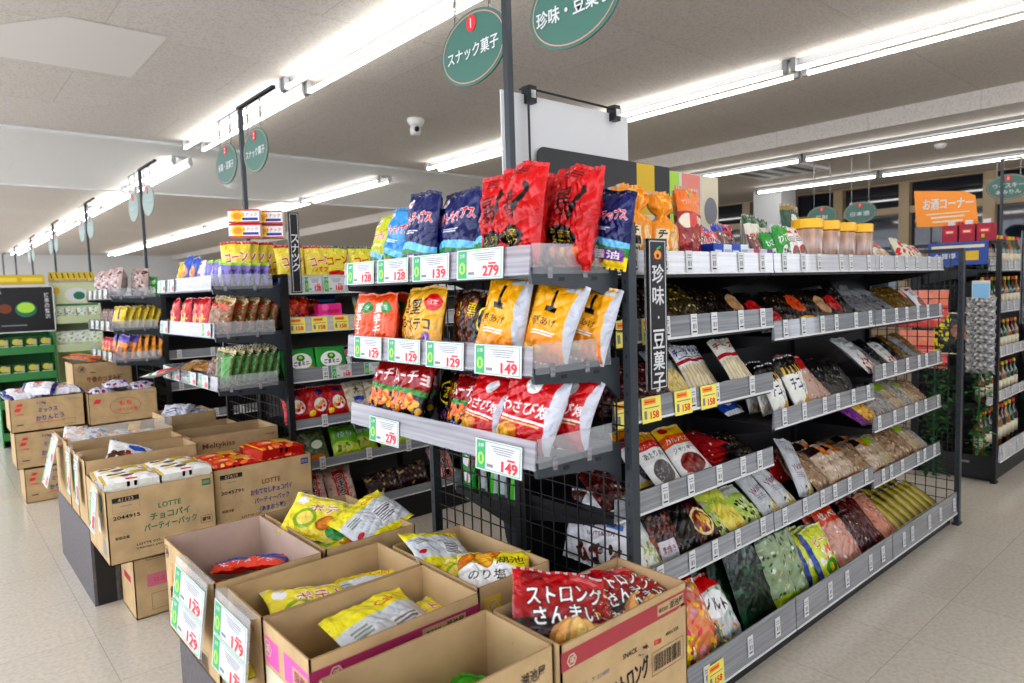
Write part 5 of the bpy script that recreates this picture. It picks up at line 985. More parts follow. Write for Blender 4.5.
# second gondola, end shelves
w = 'on the top end shelf of the second gondola'
rowe(w, 1.46 - EZ, [('yellowpk', 4.33, .02, 15), ('yellowpk', 4.25, .06, 10), ('bluepeel', 4.16, .02, 12), ('bluepeel', 4.02, .02, 12, 0, 0, .9), ('whitering', 3.93, .02, 15, 0, 0, .8), ('bluepeel', 3.84, .14, 8, 0, 0, 1), ('bluepeel', 3.72, .16, 8, 0, 0, 1), ('lilac', 3.79, .02, 12), ('lilac', 3.70, .03, 12)], 1.14)
for i in range(5): put('lilac', 1.15 + .052 * i, 3.50 + .01 * i, 1.405, -62, 6, 6, w, .8)
w = 'on the second end shelf of the second gondola'
rowe(w, 1.225 - EZ, [('redlion', 4.33, .0), ('redlion', 4.22, .05), ('redlion', 4.12, .0), ('redlion', 3.98, .02), ('redlion', 3.88, .06), ('redlion', 3.80, .0), ('redlion', 4.2, .14, 0), ('friedbrown', 3.68, .0, 14, 8)], 1.14)
for i in range(5): put('friedbrown', 1.13 + .06 * i, 3.52 + .012 * i, 1.17, -66 + 4 * i, 10, 10, w, .95)
for i in range(2): put('redlion', 1.34 + .06 * i, 3.66, 1.17, -50, 5, 0, w, .95)
w = 'on the third end shelf of the second gondola'
rowe(w, .96 - EZ, [('brownbean', 3.78, .0, 20), ('brownbean', 3.70, .08, 12), ('brownbean', 3.62, .0, 20)], 1.14)
lay('tanflat', 1.18, 4.22, .955, -80, 70, 0, w); lay('tanflat', 1.24, 4.05, .97, -85, 70, 0, w, .9); lay('longred', 1.02, 4.22, .935, -160, 78, 0, w, 1.0)
for i in range(7): put('greenpeas', 1.12 + .045 * i, 3.52 + .012 * i, .905, -64 + 2 * i, 8, 8, w, .97)
# third gondola, end
w = 'on the top end shelf of the third gondola'
rowe(w, 1.44 - EZ, [('bunbag', 6.52, 0, 6), ('bunbag', 6.36, .02, 6), ('bunbag', 6.18, 0, 6), ('bunbag', 6.02, .03, 6), ('bunbag', 5.88, 0, 6)], 1.16)
put('bunbag', 1.30, 5.82, 1.385, -60, 4, 0, w, .95); put('greenpk', 1.37, 5.80, 1.385, -40, 4, 0, w, .8)
w = 'on the second end shelf of the third gondola'
rowe(w, 1.20 - EZ, [('brownbean', 6.5, 0, 10), ('brownbean', 6.36, 0, 10), ('brownbean', 6.22, 0, 10), ('yellowpk', 6.1, 0, 12, 10)], 1.15)
for i in range(6): put('yellowpk', 1.13 + .05 * i, 5.82 + .01 * i, 1.145, -62, 10, 12, w)
w = 'on the third end shelf of the third gondola'
rowe(w, .965 - EZ, [('redlion', 6.52, 0, 10, 0, 0, .8), ('redlion', 6.40, 0, 10, 0, 0, .8), ('redlion', 6.28, 0, 10, 0, 0, .8), ('orangepk', 6.14, 0), ('orangepk', 6.03, 0, 12, 8)], 1.15)
for i in range(2): put('orangepk', 1.13 + .06 * i, 5.84, .91, -62, 10, 12, w)
for i in range(4): put('orangesolid', 1.24 + .05 * i, 5.82, .91, -62, 4, 2, w, .95)

# ------------------------------------------------------------------ cartons
def carton(x0, x1, y0, y1, z0, z1, label, art=None, inner='kraft_in', wall=.004, closed=False, flap=None, group=None, skew=0):
    t = .004; X0, X1, Y0, Y1 = x0, x1, y0, y1
    b = MB(); w_, d_, h = (x1 - x0) / 2, (y1 - y0) / 2, z1 - z0
    b.box(-w_, w_, -d_, -d_ + t, 0, h, 'kraft').box(-w_, w_, d_ - t, d_, 0, h, 'kraft').box(-w_, -w_ + t, -d_, d_, 0, h, 'kraft').box(w_ - t, w_, -d_, d_, 0, h, 'kraft').box(-w_, w_, -d_, d_, 0, t, 'kraft')
    if closed: b.box(-w_, w_, -d_, d_, h - t, h, 'kraft')
    else:
        i = t + .0006; e = .0004
        for q in (((-w_ + i, -d_ + i, t), (w_ - i, -d_ + i, t), (w_ - i, -d_ + i, h - e), (-w_ + i, -d_ + i, h - e)), ((-w_ + i, d_ - i, t), (w_ - i, d_ - i, t), (w_ - i, d_ - i, h - e), (-w_ + i, d_ - i, h - e)),
                  ((-w_ + i, -d_ + i, t), (-w_ + i, d_ - i, t), (-w_ + i, d_ - i, h - e), (-w_ + i, -d_ + i, h - e)), ((w_ - i, -d_ + i, t), (w_ - i, d_ - i, t), (w_ - i, d_ - i, h - e), (w_ - i, -d_ + i, h - e))):
            b.quad(*q, inner)
        for a0, a1, c0, c1 in ((-w_, w_, -d_, -d_ + t), (-w_, w_, d_ - t, d_), (-w_, -w_ + t, -d_, d_), (w_ - t, w_, -d_, d_)): b.box(a0 + .0005, a1 - .0005, c0 + .0005, c1 - .0005, h, h + .0012, 'kraft_edge')
    if art: art(b, w_, d_, h)
    o = b.build('cardboard_carton', None, ((x0 + x1) / 2, (y0 + y1) / 2, z0)); o.rotation_euler.z = math.radians(skew)
    tag(o, label, 'cardboard box', group)
    return o
# face helpers: F = the -y face, Lf = the -x face; u from the face's left edge, v from its foot, both 0..1
def FR(b, w_, d_, h, kind='F'):
    if kind == 'F': return lambda u, v: Vector((-w_ + 2 * w_ * u, -d_, h * v)), X_, 2 * w_
    return lambda u, v: Vector((-w_, d_ - 2 * d_ * u, h * v)), -Y_, 2 * d_
def frame(b, c, U, w, h, m, t=.0012):
    for du, dv, ww, hh in ((0, h / 2, w, t), (0, -h / 2, w, t), (-w / 2, 0, t, h), (w / 2, 0, t, h)): b.patch(c + U * du + Z_ * dv, U, Z_, ww, hh, m, .0008)
def barcode(b, c, U, w, h, m='black_ink'):
    frame(b, c, U, w, h, m); r = random.Random(4); x = -w * .44
    while x < w * .44: ww = r.choice((.0015, .003)); b.patch(c + U * x, U, Z_, ww, h * .7, m, .0009); x += ww + r.choice((.0015, .003))
def hexlogo(b, c, U, s, m='black_ink'):
    for i in range(6):
        a0, a1 = PI / 3 * i, PI / 3 * (i + 1); p = c + U * s * math.cos(a0) + Z_ * s * math.sin(a0); q = c + U * s * math.cos(a1) + Z_ * s * math.sin(a1)
        d = (q - p).normalized(); n = U.cross(Z_); s_ = n.cross(d) * .0012; p = p + n * .0012; q = q + n * .0012
        b.poly([p - s_, q - s_, q + s_, p + s_], m)
    b.text('湖', c, U, Z_, s * 1.1, m, off=.0012)
def strong_art(b, w_, d_, h):
    P, U, W = FR(b, w_, d_, h)
    b.patch(P(.5, .865), U, Z_, W, h * .15, mat('brick_red_ink', (.40, .06, .07), .7)); hexlogo(b, P(.07, .855), U, .013, 'cream')
    b.patch(P(.85, .87), U, Z_, .10, .026, 'kraft', .0008); b.text('株式会社', P(.785, .865), U, Z_, .011, 'black_ink', w=.035, off=.0012); b.text('湖池屋', P(.90, .87), U, Z_, .02, 'black_ink', w=.052, off=.0012)
    b.text('2025.  7. 21400', P(.22, .6), U, Z_, .010, 'grey_ink', w=.10); b.text('SNACK', P(.50, .64), U, Z_, .012, 'black_ink', w=.05); hexlogo(b, P(.33, .36), U, .026)
    b.text('ストロング', P(.50, .42), U, Z_, .05, 'black_ink', w=.13, bold=.05, rot=.12); b.text('さんまい', P(.52, .2), U, Z_, .04, 'black_ink', w=.11)
    barcode(b, P(.82, .42), U, .12, .055); b.text('検品済', P(.73, .6), U, Z_, .03, 'red', w=.012, rot=1.5); b.text('4901335', P(.86, .62), U, Z_, .009, 'black_ink', w=.05)
    b.patch(P(.5, .05), U, Z_, W, .002, 'kraft_edge')
def pink_art(b, w_, d_, h):
    P, U, W = FR(b, w_, d_, h); b.patch(P(.5, .84), U, Z_, W, h * .14, 'wine'); hexlogo(b, P(.13, .84), U, .013, 'cream')
    b.patch(P(.76, .84), U, Z_, .12, .026, 'kraft', .0008); b.text('株式会社', P(.69, .84), U, Z_, .011, 'black_ink', w=.04, off=.0012); b.text('湖池屋', P(.83, .84), U, Z_, .02, 'black_ink', w=.05, off=.0012)
    P, U, W = FR(b, w_, d_, h, 'L'); b.patch(P(.20, .78), U, Z_, W * .30, h * .22, 'pink'); hexlogo(b, P(.11, .80), U, .02, 'cream'); b.patch(P(.72, .78), U, Z_, W * .5, h * .22, 'pink')
    b.patch(P(.8, .78), U, Z_, .07, .035, 'kraft', .0008); b.text('国産', P(.8, .78), U, Z_, .025, 'wine', w=.05, off=.0012); b.patch(P(.5, .36), U, Z_, W * .95, h * .55, 'cream'); b.text('白金ポテト', P(.5, .42), U, Z_, .06, 'black_ink', w=.17, off=.001, bold=.04)
    b.text('のり塩', P(.5, .18), U, Z_, .035, 'red', w=.1, off=.001)
def b1_art(b, w_, d_, h):
    P, U, W = FR(b, w_, d_, h, 'L'); hexlogo(b, P(.06, .88), U, .02, 'black_ink'); b.text('元気', P(.18, .67), U, Z_, .07, 'orange', w=.06, bold=.04); b.text('ポリン', P(.18, .44), U, Z_, .05, 'black_ink', w=.09, bold=.04)
    b.patch(P(.08, .2), U, Z_, .03, .006, 'black_ink'); b.patch(P(.18, .09), U, Z_, .045, .022, 'black_ink'); barcode(b, P(.66, .1), U, .14, .06)
def b2_art(b, w_, d_, h):
    P, U, W = FR(b, w_, d_, h, 'L'); b.patch(P(.3, .05), U, Z_, .02, .03, 'orange'); b.text('オリエンタル', P(.6, .85), U, Z_, .014, 'red', w=.09); barcode(b, P(.78, .2), U, .06, .05)
def b4_art(b, w_, d_, h):
    P, U, W = FR(b, w_, d_, h); b.text('株式会社', P(.68, .84), U, Z_, .014, 'black_ink', w=.05); b.text('湖池屋', P(.86, .85), U, Z_, .026, 'black_ink', w=.065)
def b6_art(b, w_, d_, h):
    P, U, W = FR(b, w_, d_, h); b.patch(P(.18, .8), U, Z_, .05, .05, 'gold_ink'); hexlogo(b, P(.18, .8), U, .016, 'cream'); b.patch(P(.68, .86), U, Z_, .075, .038, 'gold_ink'); b.text('株式会社湖池屋', P(.68, .87), U, Z_, .014, 'black_ink', w=.07, off=.0009)
def red_rim(b, w_, d_, h):
    P, U, W = FR(b, w_, d_, h); b.text('カルビー食品', P(.3, .90), U, Z_, .014, 'red', w=.09)
Zt = .632; Z0 = .357
w4 = carton(.51, .80, 1.755, 2.215, Z0, Zt, 'open brown carton at the left corner of the near display, holding small orange bags', b1_art, 'kraft_pink')
carton(.528, .952, 1.49, 1.715, Z0, Zt, 'narrow open carton with yellow crisps, second along the near display front', b2_art)
carton(.528, .952, 1.245, 1.485, Z0, Zt, 'open carton with pink band, third along the near display front', pink_art)
carton(.512, .912, .955, 1.17, Z0, Zt, 'open plain carton at the bottom edge holding green bags', b4_art)
carton(.918, 1.345, .94, 1.155, Z0 + .01, Zt, 'open carton with a dark red band, full of red crisp bags', strong_art)
carton(.965, 1.205, 1.265, 1.66, Z0, Zt, 'open carton with ochre label under the crisps shelves', b6_art)
carton(.815, 1.11, 1.765, 2.215, Z0, Zt, 'open carton of yellow crisps, back row of the near display', red_rim)
# charcoal plinths under the cartons
def plinth(x0, x1, y0, y1, z1, label):
    t = thing('display_stand', label, 'display stand', ((x0 + x1) / 2, (y0 + y1) / 2, 0)); a, b_ = (x1 - x0) / 2, (y1 - y0) / 2
    MB().box(-a, -a + .012, -b_, b_, 0, z1, 'char').build('side_panel', t); MB().box(a - .012, a, -b_, b_, 0, z1, 'char').build('side_panel', t)
    MB().box(-a + .012, a - .012, -b_, -b_ + .012, 0, z1, 'black').build('end_panel', t); MB().box(-a + .012, a - .012, b_ - .012, b_, 0, z1, 'black').build('end_panel', t)
    MB().box(-a, a, -b_, b_, z1 - .001, z1 + .004, 'black').build('deck', t); return t
plinth(.53, 1.10, .97, 2.20, .35, 'low charcoal display stand under the near row of open cartons')
plinth(1.12, 1.33, .97, 1.6, .36, 'small charcoal stand beneath the red crisps carton')
plinth(.50, .60, 3.45, 4.34, .352, 'upright charcoal panel stand under the left carton display')
plinth(1.02, 1.36, 3.5, 4.30, .352, 'charcoal stand under the right part of the left carton display')
# bags inside the near cartons
w = 'in the carton at the left corner of the near display'
lay('orangeblue', .68, 2.10, .53, 160, 80, 0, w); lay('orangeblue', .74, 2.03, .545, 130, 80, 6, w); lay('orangeblue', .62, 2.02, .49, -50, 80, 0, w); lay('orangeblue', .70, 1.95, .50, -80, 80, 0, w)
w = 'in the narrow second carton of the near display'
lay('yellow', .70, 1.61, .555, -10, 74, 8, w); lay('yellowback', .86, 1.62, .55, -30, 75, -6, w, .8); lay('yellow', .63, 1.60, .49, -20, 80, 0, w)
w = 'in the third carton of the near display'
lay('yellowback', .77, 1.365, .56, 14, 62, 2, w, 1.12); lay('yellow', .88, 1.38, .53, 10, 78, -8, w, .8); lay('yellowwhite', .65, 1.36, .49, -20, 80, 0, w)
w = 'in the plain carton at the bottom edge'
lay('greenbag', .66, 1.06, .47, -30, 72, 0, w); lay('greenbag', .83, 1.07, .47, -50, 62, 6, w)
w = 'in the carton with the dark red band'
lay('strong', 1.045, 1.07, .625, -32, 52, 12, w, .95); lay('strong', 1.15, 1.05, .585, -35, 66, 12, w, .92); lay('strong', 1.235, 1.06, .60, -10, 68, 6, w, .88); lay('strong', 1.10, 1.05, .53, -20, 80, 0, w, .9); lay('salamimix', 1.14, 1.04, .62, -25, 70, 20, w, .4)
lay('strong', 1.26, 1.03, .585, -15, 78, -6, w, .8)
w = 'in the carton with the ochre label'
lay('yellowback', 1.06, 1.57, .62, -5, 70, 14, w, .85); lay('yellow', 1.08, 1.46, .585, -30, 78, 0, w, .8); lay('yellowwhite', 1.10, 1.37, .605, -40, 74, 0, w, .88)
w = 'in the back row carton of the near display'
lay('yellow', .925, 2.02, .635, -42, 62, 14, w, .98); lay('yellowback', 1.035, 1.90, .635, 12, 66, -16, w, .95); lay('yellow', .96, 1.95, .57, -40, 82, 0, w, .9)
# price cards in clear holders hanging on the near cartons
def holder(x, y, z, wd, ht, nums, label, lean=6):
    t = thing('price_card_holder', label, 'price holder', (x, y, z), -PI / 2)
    MB().box(-wd / 2 - .006, wd / 2 + .006, -.003, -.001, -ht, .02, 'acr').box(-wd / 2, wd / 2, -.001, .018, .018, .02, 'acr').build('clear_sleeve', t)
    n = len(nums)
    for i, num in enumerate(nums): link('price_card', card_mesh(num, wd, ht / n * .97), t, (0, -.004, -ht / n * (i + .5)))
    t.rotation_euler.x = math.radians(-lean); return t
holder(.485, 1.855, .63, .25, .165, ['129', '129'], 'clear holder with two green price cards reading 129 on the corner carton', 8)
holder(.497, 1.585, .625, .215, .165, ['179', '179'], 'clear holder with two green price cards reading 179 beside it', 6)
# left display cartons
def choco_art(code, lot, col, logo, lines):
    def f(b, w_, d_, h):
        P, U, W = FR(b, w_, d_, h); b.patch(P(.17, .88), U, Z_, .095, .02, 'black_ink'); b.text(code, P(.17, .88), U, Z_, .014, 'kraft', w=.055, off=.0012)
        frame(b, P(.17, .78), U, .095, .045, 'grey_ink', .001); b.patch(P(.17, .79), U, Z_, .04, .004, 'grey_ink'); b.text(lot, P(.17, .64), U, Z_, .015, 'black_ink', w=.095, bold=.03)
        b.text('LOTTE', P(.56, .70), U, Z_, .022, 'ink_brown' if col == 'blue_ink' else 'dgreen', w=.085, bold=.02)
        for i, s_ in enumerate(lines): b.text(s_, P(.56, .56 - .14 * i), U, Z_, .03 if len(lines) < 3 else .026, col, w=(.15, .2, .14)[i] if len(lines) < 3 else (.19, .16, .12)[i], bold=.035)
        b.patch(P(.92, .90), U, Z_, .035, .028, col); b.text('回収', P(.92, .9), U, Z_, .014, 'kraft', w=.028, off=.001)
        frame(b, P(.9, .36), U, .045, .03, 'black_ink'); b.text('賞味', P(.9, .36), U, Z_, .018, 'black_ink', w=.035); b.text('取扱注意', P(.12, .36), U, Z_, .012, 'black_ink', w=.05); b.text('LOTTE CO.', P(.35, .22), U, Z_, .009, 'black_ink', w=.09); b.text('TAKTSU. JAPAN', P(.38, .16), U, Z_, .009, 'black_ink', w=.12)
        barcode(b, P(.82, .14), U, .10, .035) if len(lines) > 2 else None
        P, U, W = FR(b, w_, d_, h, 'L'); b.patch(P(.75, .8), U, Z_, .05, .07, 'dgreen'); b.patch(P(.8, .2), U, Z_, .06, .06, 'grey_ink'); b.patch(P(.6, .45), U, Z_, .05, .06, 'white')
    return f
DZ = .352
carton(.495, .90, 3.0, 3.40, .315, .605, 'open carton of white chocolate pie packs, lettered in green', choco_art('41123', '2044915', 'dgreen', 0, ('チョコパイ', 'パーティーパック')))
carton(.905, 1.352, 3.03, 3.42, .315, .605, 'open carton of red chocolate pie packs, lettered in blue', choco_art('07419', '2045791', 'blue_ink', 0, ('おもてなしチョコパイ', 'パーティーパック', '〈あまおう苺〉')))
def xob(b, w_, d_, h):
    P, U, W = FR(b, w_, d_, h); barcode(b, P(.5, .86), U, .22, .045); b.patch(P(.55, .5), U, Z_, .26, .055, mat('rose_band', (.62, .18, .25), .7)); b.text('XOBOX', P(.66, .5), U, Z_, .03, 'black_ink', w=.12, off=.001, bold=.03); b.text('ロゴ', P(.3, .5), U, Z_, .02, 'red', w=.04, off=.001)
    frame(b, P(.5, .2), U, .2, .07, 'black_ink')
    P, U, W = FR(b, w_, d_, h, 'L'); b.patch(P(.3, .75), U, Z_, .05, .06, 'black_ink'); b.patch(P(.5, .5), U, Z_, .12, .03, 'dred')
carton(.605, .93, 3.17, 3.42, 0, .312, 'closed carton with a rose band standing on the floor under the pie cartons', xob, closed=True)
carton(.94, 1.34, 3.12, 3.42, 0, .312, 'closed plain carton on the floor behind the near display', None, closed=True)
def meiji(b, w_, d_, h):
    P, U, W = FR(b, w_, d_, h); b.text('meiji', P(.86, .80), U, Z_, .018, 'ink_brown', w=.055)
def melty(b, w_, d_, h):
    P, U, W = FR(b, w_, d_, h); b.text('Meltykiss', P(.30, .82), U, Z_, .035, 'ink_brown', w=.16, bold=.02); b.text('meiji', P(.9, .88), U, Z_, .014, 'ink_brown', w=.05)
def redtop(b, w_, d_, h):
    P, U, W = FR(b, w_, d_, h); b.text('ドーナツ工房', P(.72, .88), U, Z_, .016, 'red', w=.13); b.patch(P(.5, .89), U, Z_, .03, .012, 'dgreen')
carton(.50, .965, 3.44, 3.66, DZ, .655, 'open carton with a white biscuit bag, just behind the white pie packs', meiji)
carton(.50, .965, 3.67, 3.88, DZ, .66, 'nearly empty open carton, middle of the left display', redtop)
carton(.50, .985, 3.90, 4.30, DZ, .67, 'wide open carton of brown biscuits behind an acrylic strip, left display', redtop)
carton(.975, 1.42, 3.58, 3.86, DZ + .005, .655, 'carton with brown script lettering behind the red pie packs', melty)
carton(.99, 1.35, 3.90, 4.18, DZ + .005, .63, 'open carton under the second gondola end shelves', None)
carton(1.02, 1.30, 4.22, 4.50, .30, .68, 'small open carton holding silver white packs at the second gondola', None)
ac = tag(MB().box(-.235, .235, 0, .003, 0, .06, 'acr').build('acrylic_strip', None, (.74, 3.9, .6715)), 'clear acrylic strip along the carton of brown biscuits', 'acrylic strip')
w = 'in the green lettered carton of the left display'
lay('chocopie', .60, 3.10, .615, -3, 88, 0, w, 1.0); lay('chocopie', .80, 3.10, .615, 2, 88, 0, w, 1.0)
lay('chocopie', .60, 3.10, .578, -1, 89, 0, 'lower in the green lettered carton', 1.0); lay('chocopie', .80, 3.10, .578, 1, 89, 0, 'lower in the green lettered carton', 1.0)
lay('chocopie', .60, 3.28, .60, -3, 88, 0, 'at the back of the green lettered carton', 1.0); lay('chocopie', .80, 3.28, .60, 2, 88, 0, 'at the back of the green lettered carton', 1.0)
w = 'in the blue lettered carton of the left display'
lay('redpie', 1.02, 3.12, .595, -4, 88, 0, w); lay('redpie', 1.22, 3.14, .632, 10, 86, 4, w, 1.08); lay('redpie', 1.22, 3.12, .59, 0, 89, 0, w); lay('redpie', 1.02, 3.30, .585, 0, 88, 0, w); lay('redpie', 1.24, 3.30, .60, 0, 88, 0, w)
w = 'in the carton behind the white pie packs'
lay('whiteblue', .70, 3.56, .635, -10, 62, 24, w, .95); lay('whiteblue', .84, 3.56, .60, -10, 84, 0, w, .9); lay('whiteblue', .62, 3.55, .57, -10, 84, 0, w, .9)
w = 'in the wide carton of the left display'
lay('donut', .60, 4.08, .655, -20, 60, 10, w, 1.0); lay('donut', .75, 4.08, .63, 10, 78, 0, w, 1.0); lay('donut', .88, 4.1, .62, 10, 80, 0, w, .9); lay('redyellow', .86, 4.2, .66, -20, 70, 0, w, .5)
w = 'in the small carton at the second gondola'
lay('silverwhite', 1.12, 4.36, .68, -40, 60, 0, w); lay('silverwhite', 1.22, 4.34, .66, 20, 75, 0, w, .9)
def paper(x, y, z, wd, ht, label, green=False, lean=6):
    t = tag(MB().box(-wd / 2, wd / 2, -.001, .001, -ht, 0, 'white').patch((0, -.001, -ht * .3), X_, Z_, wd * .6, .003, 'grey_ink').build('price_sheet', None, (x, y, z)), label, 'price sheet')
    t.rotation_euler = (math.radians(-lean), 0, -PI / 2)
holder(.478, 3.10, .60, .11, .16, ['198'], 'clear price holder on the green lettered carton, left display', 6)
holder(.488, 3.55, .65, .09, .20, ['98'], 'tall narrow price holder on the middle cartons, left display', 2)
holder(.488, 3.77, .65, .09, .20, ['98'], 'narrow price holder behind the tall one, left display', 2)
holder(.478, 4.10, .66, .18, .23, ['98', '128'], 'price holder with a green corner card at the far end of the left display', 14)
# stacks at the third gondola
def karinto(b, w_, d_, h):
    P, U, W = FR(b, w_, d_, h); b.poly([P(.10, .68) + Vector((0, -.001, 0)) + X_ * a + Z_ * c for a, c in ((-.02, -.01), (.012, -.01), (.022, .012), (-.01, .012))], 'red'); b.poly([P(.13, .82) + Vector((0, -.001, 0)) + X_ * a + Z_ * c for a, c in ((-.02, -.008), (.012, -.008), (.02, .01), (-.01, .01))], 'red')
    b.text('三幸製菓', P(.12, .54), U, Z_, .012, 'red', w=.05); b.text('118g', P(.42, .84), U, Z_, .02, 'blue_ink', w=.05, bold=.04); b.text('ミックス', P(.50, .62), U, Z_, .032, 'blue_ink', w=.11, rot=.03, bold=.04); b.text('かりんとう', P(.52, .38), U, Z_, .034, 'blue_ink', w=.16, bold=.04, rot=.05)
    b.patch(P(.52, .24), U, Z_, .17, .004, 'red'); frame(b, P(.78, .18), U, .07, .035, 'black_ink'); b.patch(P(.12, .22), U, Z_, .04, .006, 'black_ink'); b.text('2010421', P(.86, .88), U, Z_, .014, 'grey_ink', w=.07)
def mochi(b, w_, d_, h):
    P, U, W = FR(b, w_, d_, h); b.poly([P(.12, .72) + Vector((0, -.001, 0)) + X_ * a + Z_ * c for a, c in ((-.025, -.01), (.015, -.01), (.028, .02), (-.01, .02))], 'red'); b.text('もち', P(.52, .62), U, Z_, .035, 'red', w=.08, bold=.04); b.text('つきたての味', P(.52, .4), U, Z_, .022, 'red', w=.15); b.ring(P(.52, .52) - Y_ * .001, U, Z_, .1, .06, .002, 'ink_brown', 24); b.text('2010433', P(.88, .88), U, Z_, .014, 'grey_ink', w=.07)
def gogo(b, w_, d_, h):
    P, U, W = FR(b, w_, d_, h); hexlogo(b, P(.14, .80), U, .025); b.text('98g', P(.32, .66), U, Z_, .018, 'ink_brown', w=.04); b.text('午後のつまみ種', P(.52, .42), U, Z_, .045, 'ink_brown', w=.24, bold=.04); frame(b, P(.9, .88), U, .05, .03, 'black_ink'); b.patch(P(.9, .88), U, Z_, .035, .008, 'grey_ink')
carton(.415, .84, 5.6, 5.9, .49, .71, 'open carton of white sweets bags with red logo, topmost of the leftmost stack', karinto)
carton(.43, .855, 5.6, 5.9, .24, .485, 'closed carton with red logo, middle of the leftmost stack', karinto, closed=True)
carton(.465, .88, 5.6, 5.9, 0, .235, 'closed carton with red logo, lowest of the leftmost stack', karinto, closed=True)
carton(.86, 1.30, 5.55, 5.85, .48, .70, 'open carton of purple sweets bags beside the leftmost stack', mochi)
carton(.87, 1.31, 5.55, 5.85, .24, .475, 'closed carton beneath the purple sweets bags', mochi, closed=True)
carton(.88, 1.31, 5.55, 5.85, 0, .235, 'closed carton on the floor beneath the purple sweets bags', mochi, closed=True)
carton(.86, 1.26, 6.1, 6.45, .66, .88, 'carton with brown lettering at the third gondola, higher than the others', gogo)
carton(.86, 1.26, 6.1, 6.45, .33, .655, 'closed carton supporting the carton with brown lettering', None, closed=True)
carton(.86, 1.26, 6.1, 6.45, 0, .325, 'closed carton on the floor at the third gondola', None, closed=True)
w = 'in the topmost carton of the leftmost stack'
for i, (x, y, z, r, l) in enumerate(((.50, 5.72, .72, 20, 80), (.60, 5.72, .76, -25, 62), (.74, 5.72, .735, 8, 76), (.50, 5.82, .73, 0, 80), (.66, 5.84, .75, 40, 80))): lay('karinto', x, y, z, r, l, 0, w)
w = 'in the carton beside the leftmost stack'
for i, (x, y, z, r, l) in enumerate(((.96, 5.68, .70, 20, 80), (1.06, 5.68, .74, -5, 80), (1.2, 5.68, .71, 30, 78), (1.1, 5.78, .71, 0, 80), (1.24, 5.78, .705, -40, 80))): lay('purplepk', x, y, z, r, l, 0, w)
w = 'in the high carton at the third gondola'
lay('orangelong', .93, 6.22, .91, 55, 80, 0, w); lay('orangelong', .99, 6.3, .92, 60, 80, 0, w); lay('donut', 1.12, 6.25, .85, 0, 80, 0, w, .8)
# green racks at far left
def rack(x0, x1, y, z1, label, m, items, header, dark=True):
    t = thing('display_rack', label, 'display rack', ((x0 + x1) / 2, y, 0)); w_ = (x1 - x0) / 2
    MB().box(-w_, -w_ + .012, 0, .32, 0, z1, m).build('side_panel', t); MB().box(w_ - .012, w_, 0, .32, 0, z1, m).build('side_panel', t); MB().box(-w_, w_, .31, .32, 0, z1, m).build('back_panel', t)
    for z in items:
        MB().box(-w_ + .012, w_ - .012, .0, .31, z - .02, z, m).box(-w_ + .012, w_ - .012, -.004, 0, z - .055, z + .02, m).build('shelf', t)
    return t
m_g = mat('rack_green', (.05, .24, .07), .45); m_c = mat('rack_cream_green', (.55, .62, .38), .5)
rk = rack(.52, .995, 7.95, 1.08, 'green matcha display rack at the far left', m_g, (.12, .42, .68, .93), None)
rk2 = rack(1.005, 1.415, 8.0, 1.30, 'cream and green display rack right of the matcha rack', m_c, (.2, .55, .92, 1.2), None)
ps = MB().box(-.27, .25, 0, .01, 0, .44, 'black').box(-.27, .25, -.001, 0, .43, .44, 'white').box(-.27, .25, -.001, 0, 0, .01, 'white').box(.24, .25, -.001, 0, 0, .44, 'white')
ps.ell((.02, -.002, .22), X_, Z_, .085, .075, 'dgreen').ell((.02, -.003, .235), X_, Z_, .07, .05, 'lime').ell((-.14, -.002, .23), X_, Z_, .05, .045, 'ink_brown').text('抹茶の贅沢', (.19, -.001, .25), X_, Z_, .045, 'white', w=.04, vert=True); ps.text('濃い', (-.2, -.001, .38), X_, Z_, .04, 'cream').patch((-.08, -.001, .07), X_, Z_, .2, .012, 'grey_ink')
tag(ps.build('poster_panel', None, (.765, 7.97, 1.08)), 'black poster with a bowl of green matcha at the far left', 'poster')
ps = MB().box(-.2, .2, 0, .01, 0, .24, mat('pale_green_card', (.62, .66, .42), .5)).ell((.0, -.002, .13), X_, Z_, .1, .07, 'teal' if 'teal' in M else 'white').ell((.02, -.003, .12), X_, Z_, .05, .04, 'dgreen').ell((-.17, -.002, .17), X_, Z_, .03, .035, 'gold_ink').patch((.0, -.001, .03), X_, Z_, .36, .02, 'dgreen')
tag(ps.build('poster_panel', None, (1.22, 8.05, 1.30)), 'pale green poster above the cream and green rack', 'poster')
for z, w in ((.93, 'upper'), (.68, 'middle'), (.42, 'lower')):
    for i in range(4): put('matcha', .58 + .112 * i, 7.99, z, 0, 0, 0, 'on the %s shelf of the green rack' % w, .95)
for z, w in ((1.2, 'upper'), (.92, 'middle')):
    for i in range(4): put('teapack', 1.06 + .10 * i, 8.05, z, 0, 6, 0, 'on the %s shelf of the cream rack' % w, .75 if z > 1 else .95)
w = 'on top of the far left racks'
put('yellowbox', .66, 8.1, 1.54, 0, 0, 0, w); put('yellowbox', .86, 8.1, 1.54, 0, 0, 0, w); 
MBs = MB().box(.54, .98, 8.02, 8.25, 1.52, 1.538, 'whitem'); tag(MBs.build('rack_board'), 'white board carrying the yellow boxes over the matcha poster', 'board')
for x in (.55, .955): pass
MB().box(.54, .56, 8.1, 8.25, 1.08, 1.52, 'whitem').box(.955, .975, 8.1, 8.25, 1.08, 1.52, 'whitem').build('riser', rk, (-.7575, -7.95, 0))
for i in range(8): put('yellowpk', 1.03 + .048 * i, 8.12, 1.555, 0, 5, 0, 'on top of the cream rack', .6)
MB().box(-.2, .2, .07, .2, 1.3, 1.552, m_c).build('riser', rk2)
